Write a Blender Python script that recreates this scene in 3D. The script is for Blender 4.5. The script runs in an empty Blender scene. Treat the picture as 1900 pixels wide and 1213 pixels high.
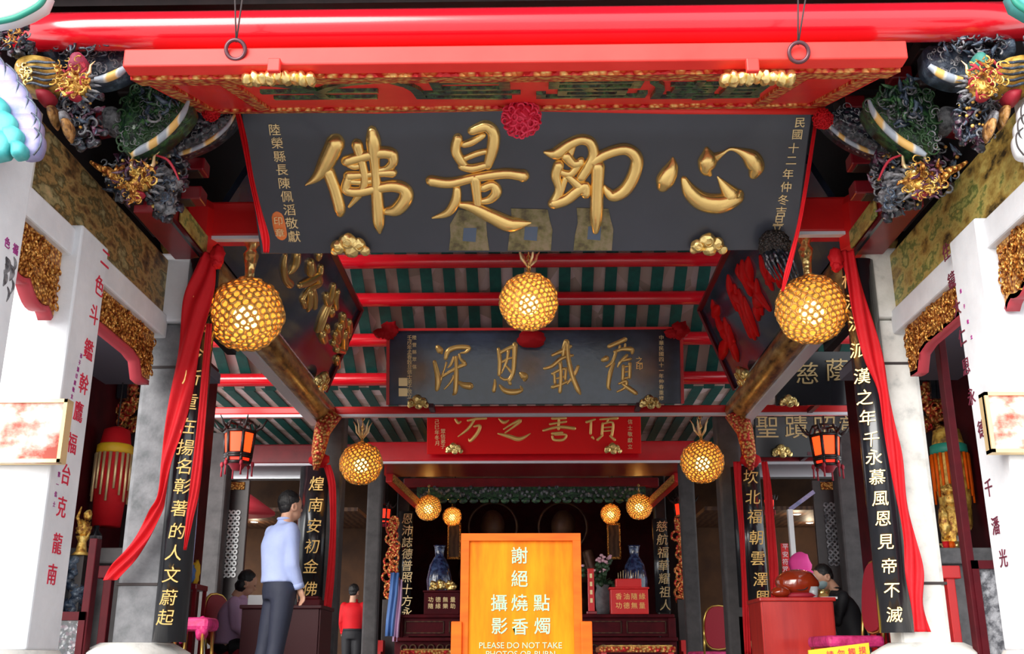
import bpy, bmesh, math, random
from mathutils import Vector, Matrix, noise
random.seed(7)
R = math.radians
V = Vector
# ------------------------------------------------------------------ camera
W, H, F = 1900.0, 1213.0, 1950.0
scene = bpy.context.scene
cam_d = bpy.data.cameras.new('camera'); cam = bpy.data.objects.new('camera', cam_d)
scene.collection.objects.link(cam); scene.camera = cam
cam_d.sensor_width = 36.0; cam_d.lens = F / W * 36.0
cam_d.clip_start = .05; cam_d.clip_end = 300
CAM = V((0.03, 0, 0.36))
cam.location = CAM
cam.rotation_euler = (R(90 + 17.73), 0, R(1.12))
ROT = cam.rotation_euler.to_matrix()
# ------------------------------------------------------------------ world, sun, exposure
world = bpy.data.worlds.new('overcast_sky'); scene.world = world; world.use_nodes = True
bgn = world.node_tree.nodes['Background']
bgn.inputs[0].default_value = (0.93, 0.97, 1.0, 1); bgn.inputs[1].default_value = 1.25
sun_d = bpy.data.lights.new('hazy_sun', 'SUN'); sun_d.energy = 4.2; sun_d.angle = R(50); sun_d.color = (1, .97, .92)
sun = bpy.data.objects.new('hazy_sun', sun_d); scene.collection.objects.link(sun)
sun.rotation_euler = V((-.62, -1.0, .42)).to_track_quat('Z', 'Y').to_euler()
vs = scene.view_settings
scene.display_settings.display_device = 'sRGB'
vs.view_transform = 'Standard'; vs.look = 'None'; vs.gamma = 1; vs.use_curve_mapping = False
vs.exposure = 0.55
# ------------------------------------------------------------------ pixel -> place
def ray(px, py):
    return (ROT @ V(((px - W/2), (H/2 - py), -F))).normalized()
def P(px, py, Y):
    d = ray(px, py); return CAM + d * ((Y - CAM.y) / d.y)
def PX(px, py, X):
    d = ray(px, py); return CAM + d * ((X - CAM.x) / d.x)
def PPL(px, py, o, n):
    d = ray(px, py); return CAM + d * ((o - CAM).dot(n) / d.dot(n))
# ------------------------------------------------------------------ helpers
C = scene.collection
M = {}
def mat(name, col, rough=.5, metal=0, emit=None, es=0, coat=0, bump=None, var=None, spec=.5, trans=0, alpha=1):
    """bump=(kind,scale,strength); var=(kind,scale,[(pos,col),...])"""
    m = bpy.data.materials.new(name); m.use_nodes = True; nt = m.node_tree
    b = nt.nodes['Principled BSDF']; I = b.inputs
    I['Base Color'].default_value = (*col, 1); I['Roughness'].default_value = rough; I['Metallic'].default_value = metal
    I['Coat Weight'].default_value = coat; I['Coat Roughness'].default_value = .12
    I['Specular IOR Level'].default_value = spec
    if trans: I['Transmission Weight'].default_value = trans
    if alpha < 1: I['Alpha'].default_value = alpha
    if emit: I['Emission Color'].default_value = (*emit, 1); I['Emission Strength'].default_value = es
    tc = nt.nodes.new('ShaderNodeTexCoord')
    def tex(kind, sc):
        mp = nt.nodes.new('ShaderNodeMapping'); nt.links.new(tc.outputs['Object'], mp.inputs[0])
        s = sc if isinstance(sc, tuple) else (sc, sc, sc)
        mp.inputs['Scale'].default_value = s
        if kind == 'voronoi':
            t = nt.nodes.new('ShaderNodeTexVoronoi'); t.inputs['Scale'].default_value = 1; o = t.outputs['Distance']
        elif kind == 'cell':
            t = nt.nodes.new('ShaderNodeTexVoronoi'); t.inputs['Scale'].default_value = 1; o = t.outputs['Color']
        elif kind == 'wave':
            t = nt.nodes.new('ShaderNodeTexWave'); t.inputs['Scale'].default_value = 1; t.inputs['Distortion'].default_value = 6; t.inputs['Detail'].default_value = 3; o = t.outputs['Fac']
        else:
            t = nt.nodes.new('ShaderNodeTexNoise'); t.inputs['Scale'].default_value = 1; t.inputs['Detail'].default_value = 6; t.inputs['Roughness'].default_value = .6; o = t.outputs['Fac']
        nt.links.new(mp.outputs[0], t.inputs['Vector']); return o
    if var:
        kind, sc, st = var
        cr = nt.nodes.new('ShaderNodeValToRGB'); nt.links.new(tex(kind, sc), cr.inputs[0])
        el = cr.color_ramp.elements
        while len(el) < len(st): el.new(.5)
        for e, (p, c) in zip(el, st): e.position = p; e.color = (*c, 1)
        nt.links.new(cr.outputs[0], I['Base Color'])
    if bump:
        kind, sc, s = bump
        bp = nt.nodes.new('ShaderNodeBump'); bp.inputs['Strength'].default_value = s; bp.inputs['Distance'].default_value = .02
        nt.links.new(tex(kind, sc), bp.inputs['Height']); nt.links.new(bp.outputs[0], I['Normal'])
    M[name] = m; return m
mat('red_beam', (.72, .004, .014), .22, coat=1, var=('noise', 1.5, [(.3, (.6, .003, .012)), (.7, (.76, .006, .018))]))
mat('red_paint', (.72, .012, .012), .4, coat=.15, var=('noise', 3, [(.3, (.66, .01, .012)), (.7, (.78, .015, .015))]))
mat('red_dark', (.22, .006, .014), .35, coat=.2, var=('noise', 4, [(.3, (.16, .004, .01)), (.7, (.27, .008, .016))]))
mat('maroon', (.06, .003, .006), .55, spec=.12, var=('noise', 5, [(.3, (.04, .002, .005)), (.7, (.08, .004, .008))]))
mat('red_front', (.85, .03, .02), .5, var=('noise', 3, [(.3, (.8, .025, .018)), (.7, (.9, .04, .03))]))
mat('gold', (1, .68, .24), .22, .8, bump=('noise', 14, .12))
mat('gold_text', (1, .62, .2), .3, .5)
mat('gold_pale', (.95, .72, .38), .45, .6)
mat('gold_carved', (.75, .42, .1), .42, .7, bump=('voronoi', 45, 1.0), var=('voronoi', 45, [(.05, (.95, .62, .2)), (.4, (.75, .36, .08)), (.75, (.25, .06, .01))]))
mat('gold_frieze', (.7, .4, .1), .4, .5, bump=('voronoi', 30, 1.0), var=('voronoi', 30, [(.1, (.9, .6, .2)), (.45, (.7, .25, .06)), (.7, (.55, .02, .02))]))
mat('gold_bright', (1, .75, .3), .3, .9, bump=('voronoi', 25, .6))
mat('black_lacquer', (.012, .013, .017), .22, coat=.4, var=('noise', 3, [(.3, (.01, .011, .015)), (.7, (.016, .017, .022))]))
mat('plaque_black', (.04, .044, .057), .4, coat=.3, var=('noise', 2, [(.3, (.036, .04, .054)), (.7, (.047, .05, .068))]))
mat('plaque_gloss', (.03, .038, .06), .14, coat=.6, bump=('noise', 5, .12), var=('noise', 1.6, [(.35, (.018, .024, .04)), (.65, (.045, .065, .12))]))  # bluish mottling puts reflections into the base colour
mat('dark_wood', (.02, .012, .012), .45, var=('noise', 8, [(.3, (.014, .009, .009)), (.7, (.032, .018, .018))]))
mat('brown_wood', (.07, .03, .015), .55, spec=.25, var=('wave', 3, [(.3, (.045, .018, .01)), (.7, (.09, .042, .02))]))
mat('orange_wood', (.72, .13, .006), .5, spec=.15, var=('noise', (3, 3, 14), [(.3, (.62, .07, .003)), (.7, (.78, .12, .004))]))
mat('orange_panel', (.7, .16, .0), .5, spec=.12, var=('noise', (9, 9, 1.5), [(.32, (.6, .1, .0)), (.5, (.7, .17, .0)), (.68, (.76, .24, .002))]))
mat('stone_grey', (.2, .2, .21), .75, bump=('noise', 25, .3), var=('noise', 9, [(.3, (.09, .095, .1)), (.5, (.15, .15, .16)), (.7, (.2, .2, .21))]))
mat('stone_pale', (.6, .58, .54), .7, bump=('noise', 18, .25), var=('noise', 7, [(.3, (.42, .42, .4)), (.45, (.62, .6, .56)), (.7, (.72, .7, .66))]))
mat('stone_white', (.72, .73, .76), .7, bump=('noise', 20, .12), var=('noise', 4, [(.3, (.64, .65, .68)), (.7, (.78, .79, .82))]))
mat('painted_beam', (.3, .2, .08), .5, bump=('noise', 16, .6), var=('noise', (7, 4, 9), [(.34, (.012, .01, .006)), (.43, (.16, .08, .025)), (.5, (.36, .23, .08)), (.56, (.08, .06, .02)), (.62, (.3, .26, .12)), (.7, (.5, .36, .17))]))
mat('painted_green', (.3, .26, .08), .5, bump=('noise', 16, .5), var=('noise', (8, 4, 8), [(.34, (.03, .02, .006)), (.43, (.3, .19, .04)), (.52, (.46, .36, .1)), (.58, (.1, .14, .03)), (.64, (.38, .36, .1)), (.72, (.6, .46, .18))]))
mat('painted_log', (.2, .1, .03), .3, coat=.3, var=('noise', (14, 4, 14), [(.36, (.06, .025, .012)), (.46, (.3, .14, .035)), (.56, (.45, .24, .06)), (.66, (.6, .4, .15))]))
mat('carved_black', (.02, .022, .03), .3, coat=.4, bump=('voronoi', 28, 1.0), var=('cell', 60, [(.3, (.008, .01, .016)), (.62, (.02, .03, .045)), (.8, (.06, .02, .04)), (.97, (.35, .38, .4))]))
mat('carved_green', (.02, .05, .03), .3, coat=.4, bump=('noise', 22, 1.0), var=('noise', 22, [(.38, (.006, .014, .014)), (.5, (.012, .05, .022)), (.6, (.05, .16, .04)), (.72, (.02, .03, .08))]))
mat('carved_blue', (.03, .05, .1), .3, coat=.4, bump=('noise', 30, .8), var=('noise', 14, [(.35, (.008, .012, .02)), (.5, (.03, .05, .09)), (.66, (.13, .18, .24))]))
mat('carved_purple', (.05, .015, .03), .35, coat=.3, bump=('voronoi', 35, .9), var=('noise', 18, [(.35, (.015, .01, .02)), (.5, (.09, .015, .05)), (.66, (.2, .14, .18))]))
mat('carved_grey', (.2, .2, .22), .5, bump=('noise', 30, .8), var=('noise', 20, [(.4, (.05, .05, .06)), (.6, (.3, .3, .32))]))
mat('gilt_head', (.85, .5, .1), .35, .6, bump=('noise', 30, .6), var=('noise', 20, [(.38, (.3, .1, .03)), (.5, (.85, .5, .1)), (.66, (1, .75, .25))]))
mat('stripe_yellow', (.7, .42, .07), .45, bump=('noise', 30, .5), var=('noise', 16, [(.35, (.16, .08, .02)), (.5, (.5, .28, .04)), (.65, (.75, .48, .1))]))
mat('cream_edge', (.6, .52, .4), .5, var=('wave', 2.6, [(.3, (.32, .36, .42)), (.55, (.65, .62, .55)), (.8, (.7, .42, .12))]))
mat('turquoise', (.05, .4, .4), .5, var=('noise', 8, [(.3, (.03, .3, .32)), (.7, (.1, .5, .47))]))
mat('lavender', (.5, .5, .75), .5, var=('noise', 12, [(.3, (.16, .2, .38)), (.5, (.3, .28, .5)), (.7, (.42, .34, .5))]))
mat('rafter_green', (.0, .1, .085), .5, var=('noise', 10, [(.3, (.004, .075, .065)), (.7, (.008, .13, .11))]))
mat('tile_pink', (.62, .46, .42), .7, var=('cell', (3.7, 3.2, 1), [(.2, (.5, .38, .32)), (.5, (.68, .52, .47)), (.8, (.8, .64, .64))]))
mat('cloth_red', (.6, .01, .016), .6, spec=.2, bump=('noise', 12, .2), var=('noise', 4, [(.3, (.52, .007, .012)), (.7, (.66, .012, .02))]))
mat('cloth_pink', (.85, .03, .09), .6, var=('noise', 20, [(.3, (.75, .01, .05)), (.7, (.95, .06, .14))]))
mat('cloth_magenta', (.75, .03, .2), .5, bump=('noise', 20, .3), var=('noise', 14, [(.35, (.45, .01, .09)), (.65, (.85, .05, .26))]))
mat('ink_red', (.6, .015, .05), .6)
mat('ink_purple', (.35, .03, .22), .6)
mat('ink_dark', (.12, .01, .03), .6)
mat('pale_green', (.32, .56, .34), .6, spec=.2)
mat('steel', (.6, .62, .66), .3, .8)
mat('strip_white', (.8, .78, .85), .35)
mat('bulb_glow', (1, .9, .6), .5, emit=(1, .74, .33), es=14)
mat('red_glow', (.6, .02, .01), .5, emit=(1, .025, .006), es=1.0)
mat('orange_glow', (.6, .03, .01), .5, emit=(1, .05, .006), es=1.9)
mat('white_glow', (1, 1, 1), .5, emit=(1, .93, .85), es=8)
mat('shirt_blue', (.42, .5, .82), .7, bump=('noise', 14, .2), var=('noise', 5, [(.3, (.38, .46, .78)), (.7, (.46, .54, .86))]))
mat('navy', (.022, .026, .05), .7, bump=('noise', 14, .2))
mat('black_cloth', (.01, .01, .014), .7)
mat('shirt_lavender', (.6, .38, .6), .75, bump=('noise', 16, .2))
mat('skin', (.62, .33, .22), .5)
mat('hair', (.008, .007, .008), .5, bump=('noise', (60, 60, 12), .5))
mat('mask_cloth', (.3, .42, .45), .7)
mat('desk_maroon', (.06, .006, .01), .5, spec=.3)
mat('desk_red', (.55, .02, .015), .35, coat=.3, var=('noise', (12, 12, 1.5), [(.3, (.45, .012, .01)), (.7, (.62, .03, .02))]))
mat('chair_red', (.36, .012, .03), .6)
mat('chair_gold', (.7, .48, .12), .3, .9)
mat('amber_gloss', (.3, .03, .008), .15, coat=1)
mat('porcelain_blue', (.01, .02, .08), .2, coat=.8, var=('noise', 14, [(.45, (.006, .012, .05)), (.62, (.05, .08, .18))]))
mat('leaf', (.02, .06, .02), .5)
mat('petal', (.75, .42, .5), .6)
mat('wall_white', (.8, .8, .82), .8)
mat('ceiling_grey', (.14, .13, .17), .7)
mat('unlit_dark', (.012, .008, .012), .8)
mat('wall_brown', (.05, .022, .01), .7, spec=.2, var=('noise', 2, [(.3, (.03, .013, .007)), (.7, (.08, .035, .014))]))
mat('floor_stone', (.3, .29, .28), .6, var=('cell', 2, [(.2, (.26, .25, .24)), (.8, (.36, .35, .34))]))
mat('street', (.4, .4, .4), .8, var=('noise', 3, [(.3, (.34, .34, .34)), (.7, (.46, .46, .46))]))
mat('olive_mottle', (.16, .13, .05), .6, var=('noise', 14, [(.35, (.08, .06, .03)), (.5, (.18, .15, .06)), (.65, (.26, .2, .12))]))
mat('blue_grey', (.09, .12, .18), .6)
mat('picture', (.7, .4, .3), .6, var=('noise', (5, 5, 7), [(.42, (.85, .8, .75)), (.52, (.75, .35, .28)), (.6, (.5, .08, .05))]))
mat('seal_orange', (.85, .22, .05), .5)
mat('bag_blue', (.08, .18, .45), .6)
mat('yellow', (.85, .5, .02), .5)
mat('hat_pink', (.85, .06, .35), .7)
mat('rope', (.04, .03, .03), .8)
mat('iron', (.12, .05, .06), .35, .6)
mat('glass_clear', (.7, .8, .85), .1, spec=.8, alpha=.5)
mat('umbrella_red', (.75, .05, .08), .6)
mat('green_eave', (.02, .25, .18), .5)
mat('white_paint', (.85, .87, .88), .6)

class MB:
    def __init__(s): s.v = []; s.f = []; s.sm = []
    def add(s, vs_, fs, smooth=False):
        n = len(s.v); s.v += [tuple(v) for v in vs_]; s.f += [tuple(i + n for i in f) for f in fs]; s.sm += [smooth] * len(fs); return s
    def box(s, c, size, rot=None, bev=0):
        x, y, z = (a / 2 for a in size); rot = rot or Matrix.Identity(3); c = V(c)
        if bev <= 0:
            p = [c + rot @ V((i * x, j * y, k * z)) for i in (-1, 1) for j in (-1, 1) for k in (-1, 1)]
            return s.add(p, [(0, 1, 3, 2), (4, 6, 7, 5), (0, 4, 5, 1), (2, 3, 7, 6), (0, 2, 6, 4), (1, 5, 7, 3)])
        b = bmesh.new(); bmesh.ops.create_cube(b, size=1)
        for v in b.verts: v.co = V((v.co.x * 2 * x, v.co.y * 2 * y, v.co.z * 2 * z))
        bmesh.ops.bevel(b, geom=b.edges[:], offset=min(bev, x * .9, y * .9, z * .9), segments=2, affect='EDGES', profile=.5)
        b.verts.index_update()
        s.add([c + rot @ v.co for v in b.verts], [[v.index for v in f.verts] for f in b.faces]); b.free(); return s
    def bar(s, a, b, w, h, up=V((0, 0, 1)), bev=0):
        a, b = V(a), V(b); d = (b - a); L = d.length; y = d.normalized(); x = y.cross(up).normalized(); z = x.cross(y)
        return s.box((a + b) / 2, (w, L, h), Matrix((x, y, z)).transposed(), bev)
    def tube(s, pts, rad, n=12, sx=1, caps=True, up=None):
        pts = [V(p) for p in pts]; m = len(pts)
        if not isinstance(rad, (list, tuple)): rad = [rad] * m
        ref = up or V((0, 0, 1)); vs_ = []; prev = None
        for i, p in enumerate(pts):
            t = (pts[min(i + 1, m - 1)] - pts[max(i - 1, 0)]).normalized()
            if prev is None:
                a = t.cross(ref); a = a if a.length > .05 else t.cross(V((1, 0, 0)))
            else: a = prev - t * prev.dot(t)
            a.normalize(); b = t.cross(a); prev = a
            for k in range(n):
                th = 2 * math.pi * k / n; vs_.append(p + a * rad[i] * math.cos(th) * sx + b * rad[i] * math.sin(th))
        fs = [(i * n + k, i * n + (k + 1) % n, (i + 1) * n + (k + 1) % n, (i + 1) * n + k) for i in range(m - 1) for k in range(n)]
        if caps: fs += [tuple(range(n))[::-1], tuple((m - 1) * n + k for k in range(n))]
        return s.add(vs_, fs, True)
    def lathe(s, c, prof, n=24, rot=None, sq=(1, 1)):
        c = V(c); rot = rot or Matrix.Identity(3); vs_ = []
        for r, z in prof:
            for k in range(n):
                th = 2 * math.pi * k / n; vs_.append(c + rot @ V((r * sq[0] * math.cos(th), r * sq[1] * math.sin(th), z)))
        m = len(prof)
        fs = [(i * n + k, i * n + (k + 1) % n, (i + 1) * n + (k + 1) % n, (i + 1) * n + k) for i in range(m - 1) for k in range(n)]
        fs += [tuple(range(n))[::-1], tuple((m - 1) * n + k for k in range(n))]
        return s.add(vs_, fs, n > 8)
    def blob(s, c, r, seed=0, amp=.15, freq=2.0, sub=3, rot=None):
        r = (r, r, r) if isinstance(r, (int, float)) else r; rot = rot or Matrix.Identity(3); c = V(c)
        b = bmesh.new(); bmesh.ops.create_icosphere(b, subdivisions=sub, radius=1); b.verts.index_update(); vs_ = []
        for v in b.verts:
            k = 1 + (amp * noise.noise(v.co * freq + V((seed * 7.3, seed * 3.1, seed))) * 2 if amp else 0)
            vs_.append(c + rot @ V((v.co.x * r[0] * k, v.co.y * r[1] * k, v.co.z * r[2] * k)))
        s.add(vs_, [[v.index for v in f.verts] for f in b.faces], True); b.free(); return s
    def prism(s, poly, d):
        """poly: list of 3D points, extruded by vector d"""
        n = len(poly); d = V(d); a = [V(p) for p in poly]
        fs = [tuple(range(n))[::-1], tuple(n + i for i in range(n))] + [(i, (i + 1) % n, n + (i + 1) % n, n + i) for i in range(n)]
        return s.add(a + [p + d for p in a], fs)
    def torus(s, c, nrm, r, t, n=12, k=6, sq=1, up=None):
        c = V(c); nrm = V(nrm).normalized(); a = nrm.cross(up or V((0, 0, 1)))
        if a.length < .1: a = nrm.cross(V((1, 0, 0)))
        a.normalize(); b = nrm.cross(a); vs_ = []
        for i in range(n):
            th = 2 * math.pi * i / n; e = a * math.cos(th) + b * math.sin(th) * sq
            for j in range(k):
                ph = 2 * math.pi * j / k; vs_.append(c + e * (r + t * math.cos(ph)) + nrm * t * math.sin(ph))
        return s.add(vs_, [(i * k + j, ((i + 1) % n) * k + j, ((i + 1) % n) * k + (j + 1) % k, i * k + (j + 1) % k) for i in range(n) for j in range(k)], True)
    def strip(s, cen, side, th, cols=8, fold=.0, nf=2.5):
        """cloth strip: cen points, side vectors (half width), thickness, folds"""
        m = len(cen); vs_ = []
        for i in range(m):
            t = (V(cen[min(i + 1, m - 1)]) - V(cen[max(i - 1, 0)])).normalized(); sd = V(side[i]); n = sd.cross(t).normalized()
            for k in range(cols + 1):
                u = k / cols * 2 - 1; w = math.sin(u * math.pi * nf + i * .35) * fold
                vs_.append(V(cen[i]) + sd * u + n * w)
        q = cols + 1; N = m * q
        back = []
        for i in range(m):
            t = (V(cen[min(i + 1, m - 1)]) - V(cen[max(i - 1, 0)])).normalized(); n = V(side[i]).cross(t).normalized()
            for k in range(q): back.append(V(vs_[i * q + k]) + n * th)
        fs = [(i * q + k, i * q + k + 1, (i + 1) * q + k + 1, (i + 1) * q + k) for i in range(m - 1) for k in range(cols)]
        fs += [(N + i * q + k, N + (i + 1) * q + k, N + (i + 1) * q + k + 1, N + i * q + k + 1) for i in range(m - 1) for k in range(cols)]
        for i in range(m - 1):
            fs += [(i * q, (i + 1) * q, N + (i + 1) * q, N + i * q), (i * q + cols, N + i * q + cols, N + (i + 1) * q + cols, (i + 1) * q + cols)]
        for k in range(cols):
            fs += [(k, N + k, N + k + 1, k + 1), ((m - 1) * q + k, (m - 1) * q + k + 1, N + (m - 1) * q + k + 1, N + (m - 1) * q + k)]
        return s.add(vs_ + back, fs, True)
    def brush(s, pts, o, n, wmul=1.0, hk=.45, lift=.0, bend=True):
        """pts: [(px,py,wpx)] traced stroke laid on plane (o,n), raised rounded relief"""
        q = catmull(pts, 5); cen = []
        for px, py, w in q:
            c = PPL(px, py, o, n); e = PPL(px + 1, py, o, n); k = (e - c).length
            cen.append((c + n * lift, max(w * wmul * k / 2, .0006)))
        # rounded ends
        def ext(a, b):
            d = (a[0] - b[0]); d = d.normalized() if d.length > 1e-6 else V((0, 0, 0))
            return [(a[0] + d * a[1] * .55, a[1] * .75), (a[0] + d * a[1] * .85, a[1] * .35), (a[0] + d * a[1] * .95, a[1] * .04)]
        cen = ext(cen[0], cen[1])[::-1] + cen + ext(cen[-1], cen[-2])
        m = len(cen); kk = 9; vs_ = []
        for i in range(m):
            t = (cen[min(i + 1, m - 1)][0] - cen[max(i - 1, 0)][0]); t = t.normalized() if t.length > 1e-7 else V((1, 0, 0)); sd = t.cross(n).normalized()
            for k in range(kk):
                th = math.pi * k / (kk - 1); vs_.append(cen[i][0] + sd * cen[i][1] * math.cos(th) + n * (cen[i][1] * 2 * hk * math.sin(th) ** .8))
        fs = [(i * kk + k, i * kk + k + 1, (i + 1) * kk + k + 1, (i + 1) * kk + k) for i in range(m - 1) for k in range(kk - 1)]
        return s.add(vs_, fs, True)
def catmull(pts, n):
    out = []; m = len(pts)
    if m == 2:
        return [tuple(pts[0][j] + (pts[1][j] - pts[0][j]) * k / n for j in range(3)) for k in range(n + 1)]
    for i in range(m - 1):
        p0, p1, p2, p3 = pts[max(i - 1, 0)], pts[i], pts[i + 1], pts[min(i + 2, m - 1)]
        for k in range(n):
            t = k / n
            out.append(tuple(.5 * (2 * p1[j] + (p2[j] - p0[j]) * t + (2 * p0[j] - 5 * p1[j] + 4 * p2[j] - p3[j]) * t * t + (3 * p1[j] - p0[j] - 3 * p2[j] + p3[j]) * t ** 3) for j in range(len(p1))))
    out.append(tuple(pts[-1])); return out
def root_loc(o):
    while o.parent: o = o.parent
    return o.location.copy()
def obj(name, mb, m, parent=None, base=True):
    me = bpy.data.meshes.new(name)
    if parent is not None: off = root_loc(parent)
    elif base and mb.v:
        xs = [v[0] for v in mb.v]; ys = [v[1] for v in mb.v]; zs = [v[2] for v in mb.v]
        off = V(((min(xs) + max(xs)) / 2, (min(ys) + max(ys)) / 2, min(zs)))
    else: off = V((0, 0, 0))
    me.from_pydata([V(v) - off for v in mb.v], [], mb.f)
    for p, q in zip(me.polygons, mb.sm): p.use_smooth = q
    bm = bmesh.new(); bm.from_mesh(me); bmesh.ops.recalc_face_normals(bm, faces=bm.faces); bm.to_mesh(me); bm.free()
    me.materials.append(M[m] if isinstance(m, str) else m)
    o = bpy.data.objects.new(name, me); C.objects.link(o)
    if parent is not None: o.parent = parent
    else: o.location = off
    return o
def thing(name, label, cat, loc=(0, 0, 0), group=None):
    o = bpy.data.objects.new(name, None); C.objects.link(o); o.location = loc; o.empty_display_size = .1
    o['label'] = label; o['category'] = cat
    if group: o['group'] = group
    return o
def tag(o, label, cat, group=None):
    o['label'] = label; o['category'] = cat
    if group: o['group'] = group
    return o
def struct(name, mb, m, parent=None):
    o = obj(name, mb, m, parent)
    if parent is None: o['kind'] = 'structure'
    return o
def dup(root, loc, label=None, group=None):
    r = root.copy(); C.objects.link(r); r.location = loc
    if label: r['label'] = label
    if group: r['group'] = group
    for ch in list(root.children):
        c = ch.copy(); C.objects.link(c); c.parent = r
        for g in list(ch.children):
            d = g.copy(); C.objects.link(d); d.parent = c
    return r
# ---- lettering
_gc = {}
def glyph(ch, ext=.02, bev=.008, off=0.0):
    key = (ch, ext, bev, off)
    if key in _gc: return _gc[key]
    cu = bpy.data.curves.new('t', 'FONT'); cu.body = ch; cu.size = 1; cu.extrude = ext; cu.bevel_depth = bev; cu.bevel_resolution = 0
    cu.resolution_u = 3; cu.offset = off
    o = bpy.data.objects.new('t', cu); C.objects.link(o); bpy.context.view_layer.update()
    dg = bpy.context.evaluated_depsgraph_get(); me = bpy.data.meshes.new_from_object(o.evaluated_get(dg))
    vs_ = [v.co.copy() for v in me.vertices]; fs = [tuple(p.vertices) for p in me.polygons]
    if vs_:
        x0, x1 = min(v.x for v in vs_), max(v.x for v in vs_); y0, y1 = min(v.y for v in vs_), max(v.y for v in vs_)
        vs_ = [V((v.x - (x0 + x1) / 2, v.y - (y0 + y1) / 2, v.z)) for v in vs_]
    bpy.data.objects.remove(o); bpy.data.curves.remove(cu); bpy.data.meshes.remove(me)
    _gc[key] = (vs_, fs); return vs_, fs
def put(mb, ch, c, right, up, size, depth=.012, sx=1.0, off=.0, slant=0.0):
    """one written mark: centre c, axes right and up, em size, thickness depth"""
    vs_, fs = glyph(ch, .02, 0, off if off != .012 else 0.0); right = V(right).normalized(); up = V(up); up = (up - right * up.dot(right)).normalized(); n = right.cross(up)
    mb.add([V(c) + right * (v.x + slant * v.y) * size * sx + up * v.y * size + n * (v.z + .02) / .04 * depth for v in vs_], fs)
def plane_axes(n):
    n = V(n).normalized(); r = V((0, 0, 1)).cross(n).normalized(); u = n.cross(r); return r, u, n
def putpx(mb, ch, px, py, spx, o, n, depth=.01, sx=1.0, off=.012, up=None, slant=0.0):
    c = PPL(px, py, o, n); k = (PPL(px, py + 1, o, n) - c).length * (.92 if abs(n.x) > .7 else 1); r, u, n_ = plane_axes(n)
    if up is not None: u = up; r = u.cross(n_).normalized()
    put(mb, ch, c, r, u, spx * k * 1.06, depth, sx, off, slant)
# ================================================================== the setting
XH = 2.39
def bx(x0, x1, y0, y1, z0, z1): return ((x0 + x1) / 2, (y0 + y1) / 2, (z0 + z1) / 2), (abs(x1 - x0), abs(y1 - y0), abs(z1 - z0))
def sbox(name, m, *a): return struct(name, MB().box(*bx(*a)), m)
sbox('floor', 'floor_stone', -7, 7, 3.0, 26, -.25, 0)
st = MB(); st.box(*bx(-40, 40, -40, 2.4, -1.0, -.9)); o = struct('floor_street', st, 'street')
st = MB()
for k in range(4): st.box(*bx(-4, 4, 2.2 + k * .2, 3.0, -.9, -.9 + .16 * (k + 1)))
struct('trim_1', st, 'stone_grey')
# roof: front pitch, rear pitch, rear flat part
prof = [(4.72, 3.66), (6.6, 4.75), (9.5, 5.85), (13.25, 3.78)]
def slab(name, m, prof, x0, x1, th):
    b = MB(); poly = [V((x0, y, z)) for y, z in prof] + [V((x0, y, z + th)) for y, z in prof[::-1]]
    b.prism(poly, V((x1 - x0, 0, 0))); return struct(name, b, m)
slab('ceiling', 'dark_wood', prof[:3], -3.4, 3.4, .15)
slab('ceiling_rear', 'tile_pink', prof[2:], -7, 7, .15)
slab('ceiling_back', 'tile_pink', [(13.25, 3.98), (26, 3.98)], -7, 7, .15)
slab('ceiling_eave', 'blue_grey', [(4.18, 3.74), (4.72, 3.7)], -3.4, 3.4, .12)
sbox('wall_back', 'maroon', -7, 7, 24, 24.2, 0, 4.2)
def roofz(Y): return 10.9 - .55 * Y + .105
# rafters (round-edged boards running down the slope, painted green)
rf = MB()
k = 0; x = -6.6
while x < 6.7:
    rf.bar((x, 9.6, roofz(9.6) - .005), (x, 13.2, roofz(13.2) - .005), .135, .02)
    rf.box(*bx(x - .067, x + .067, 13.3, 19.2, 3.955, 3.985)); x += .27
struct('trim_2', rf, 'rafter_green')
# walls of the side aisles
sbox('wall_left', 'maroon', -3.75, -3.6, 7.1, 11.7, 0, 3.6)
sbox('wall_right', 'maroon', 3.6, 3.75, 7.1, 11.7, 0, 3.6)
for s, nm in ((-1, 'left'), (1, 'right')):
    sbox('wall_upper_' + nm, 'unlit_dark', s * 2.68, s * 2.76, 4.6, 9.2, 3.05, 5.9)  # near-black colour stands in for the unlit roof space
    sbox('ceiling_aisle_' + nm, 'ceiling_grey', s * 2.62, s * 3.75, 6.9, 8.6, 2.62, 2.7)
    sbox('wall_aisle_' + nm, 'wall_brown', s * 2.75, s * 7, 19, 19.2, 0, 4.0)
    sbox('wall_shrine_' + nm, 'dark_wood', s * 2.75, s * 2.85, 20.2, 24, 0, 4.0)
# ================================================================== purlins and beams
def purlin(Y, py, r, x0, x1, m, label, group=None, name='purlin'):
    z = P(990, py, Y).z; b = MB(); n = 12
    pts = [V((x0 + (x1 - x0) * i / n, Y, z)) for i in range(n + 1)]
    b.tube(pts, r, 20); o = obj(name, b, m); tag(o, label, 'beam', group); return o
e = purlin(4.62, 50, .098, -2.62, 2.62, 'red_beam', 'thick glossy red round beam across the very top, above the tilted red signboard', name='eave_beam')
purlin(11.2, 483, .083, -3.4, 3.4, 'red_beam', 'red round purlin directly under the big black signboard')
purlin(11.72, 554, .083, -3.4, 3.4, 'red_beam', 'red round purlin passing behind the middle glowing ball lamp')
purlin(12.28, 629, .083, -6.8, 6.8, 'red_beam', 'red round purlin level with the top of the black four-character board')
purlin(12.86, 702, .083, -6.8, 6.8, 'red_beam', 'red round purlin level with the lower half of the black four-character board')
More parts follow.
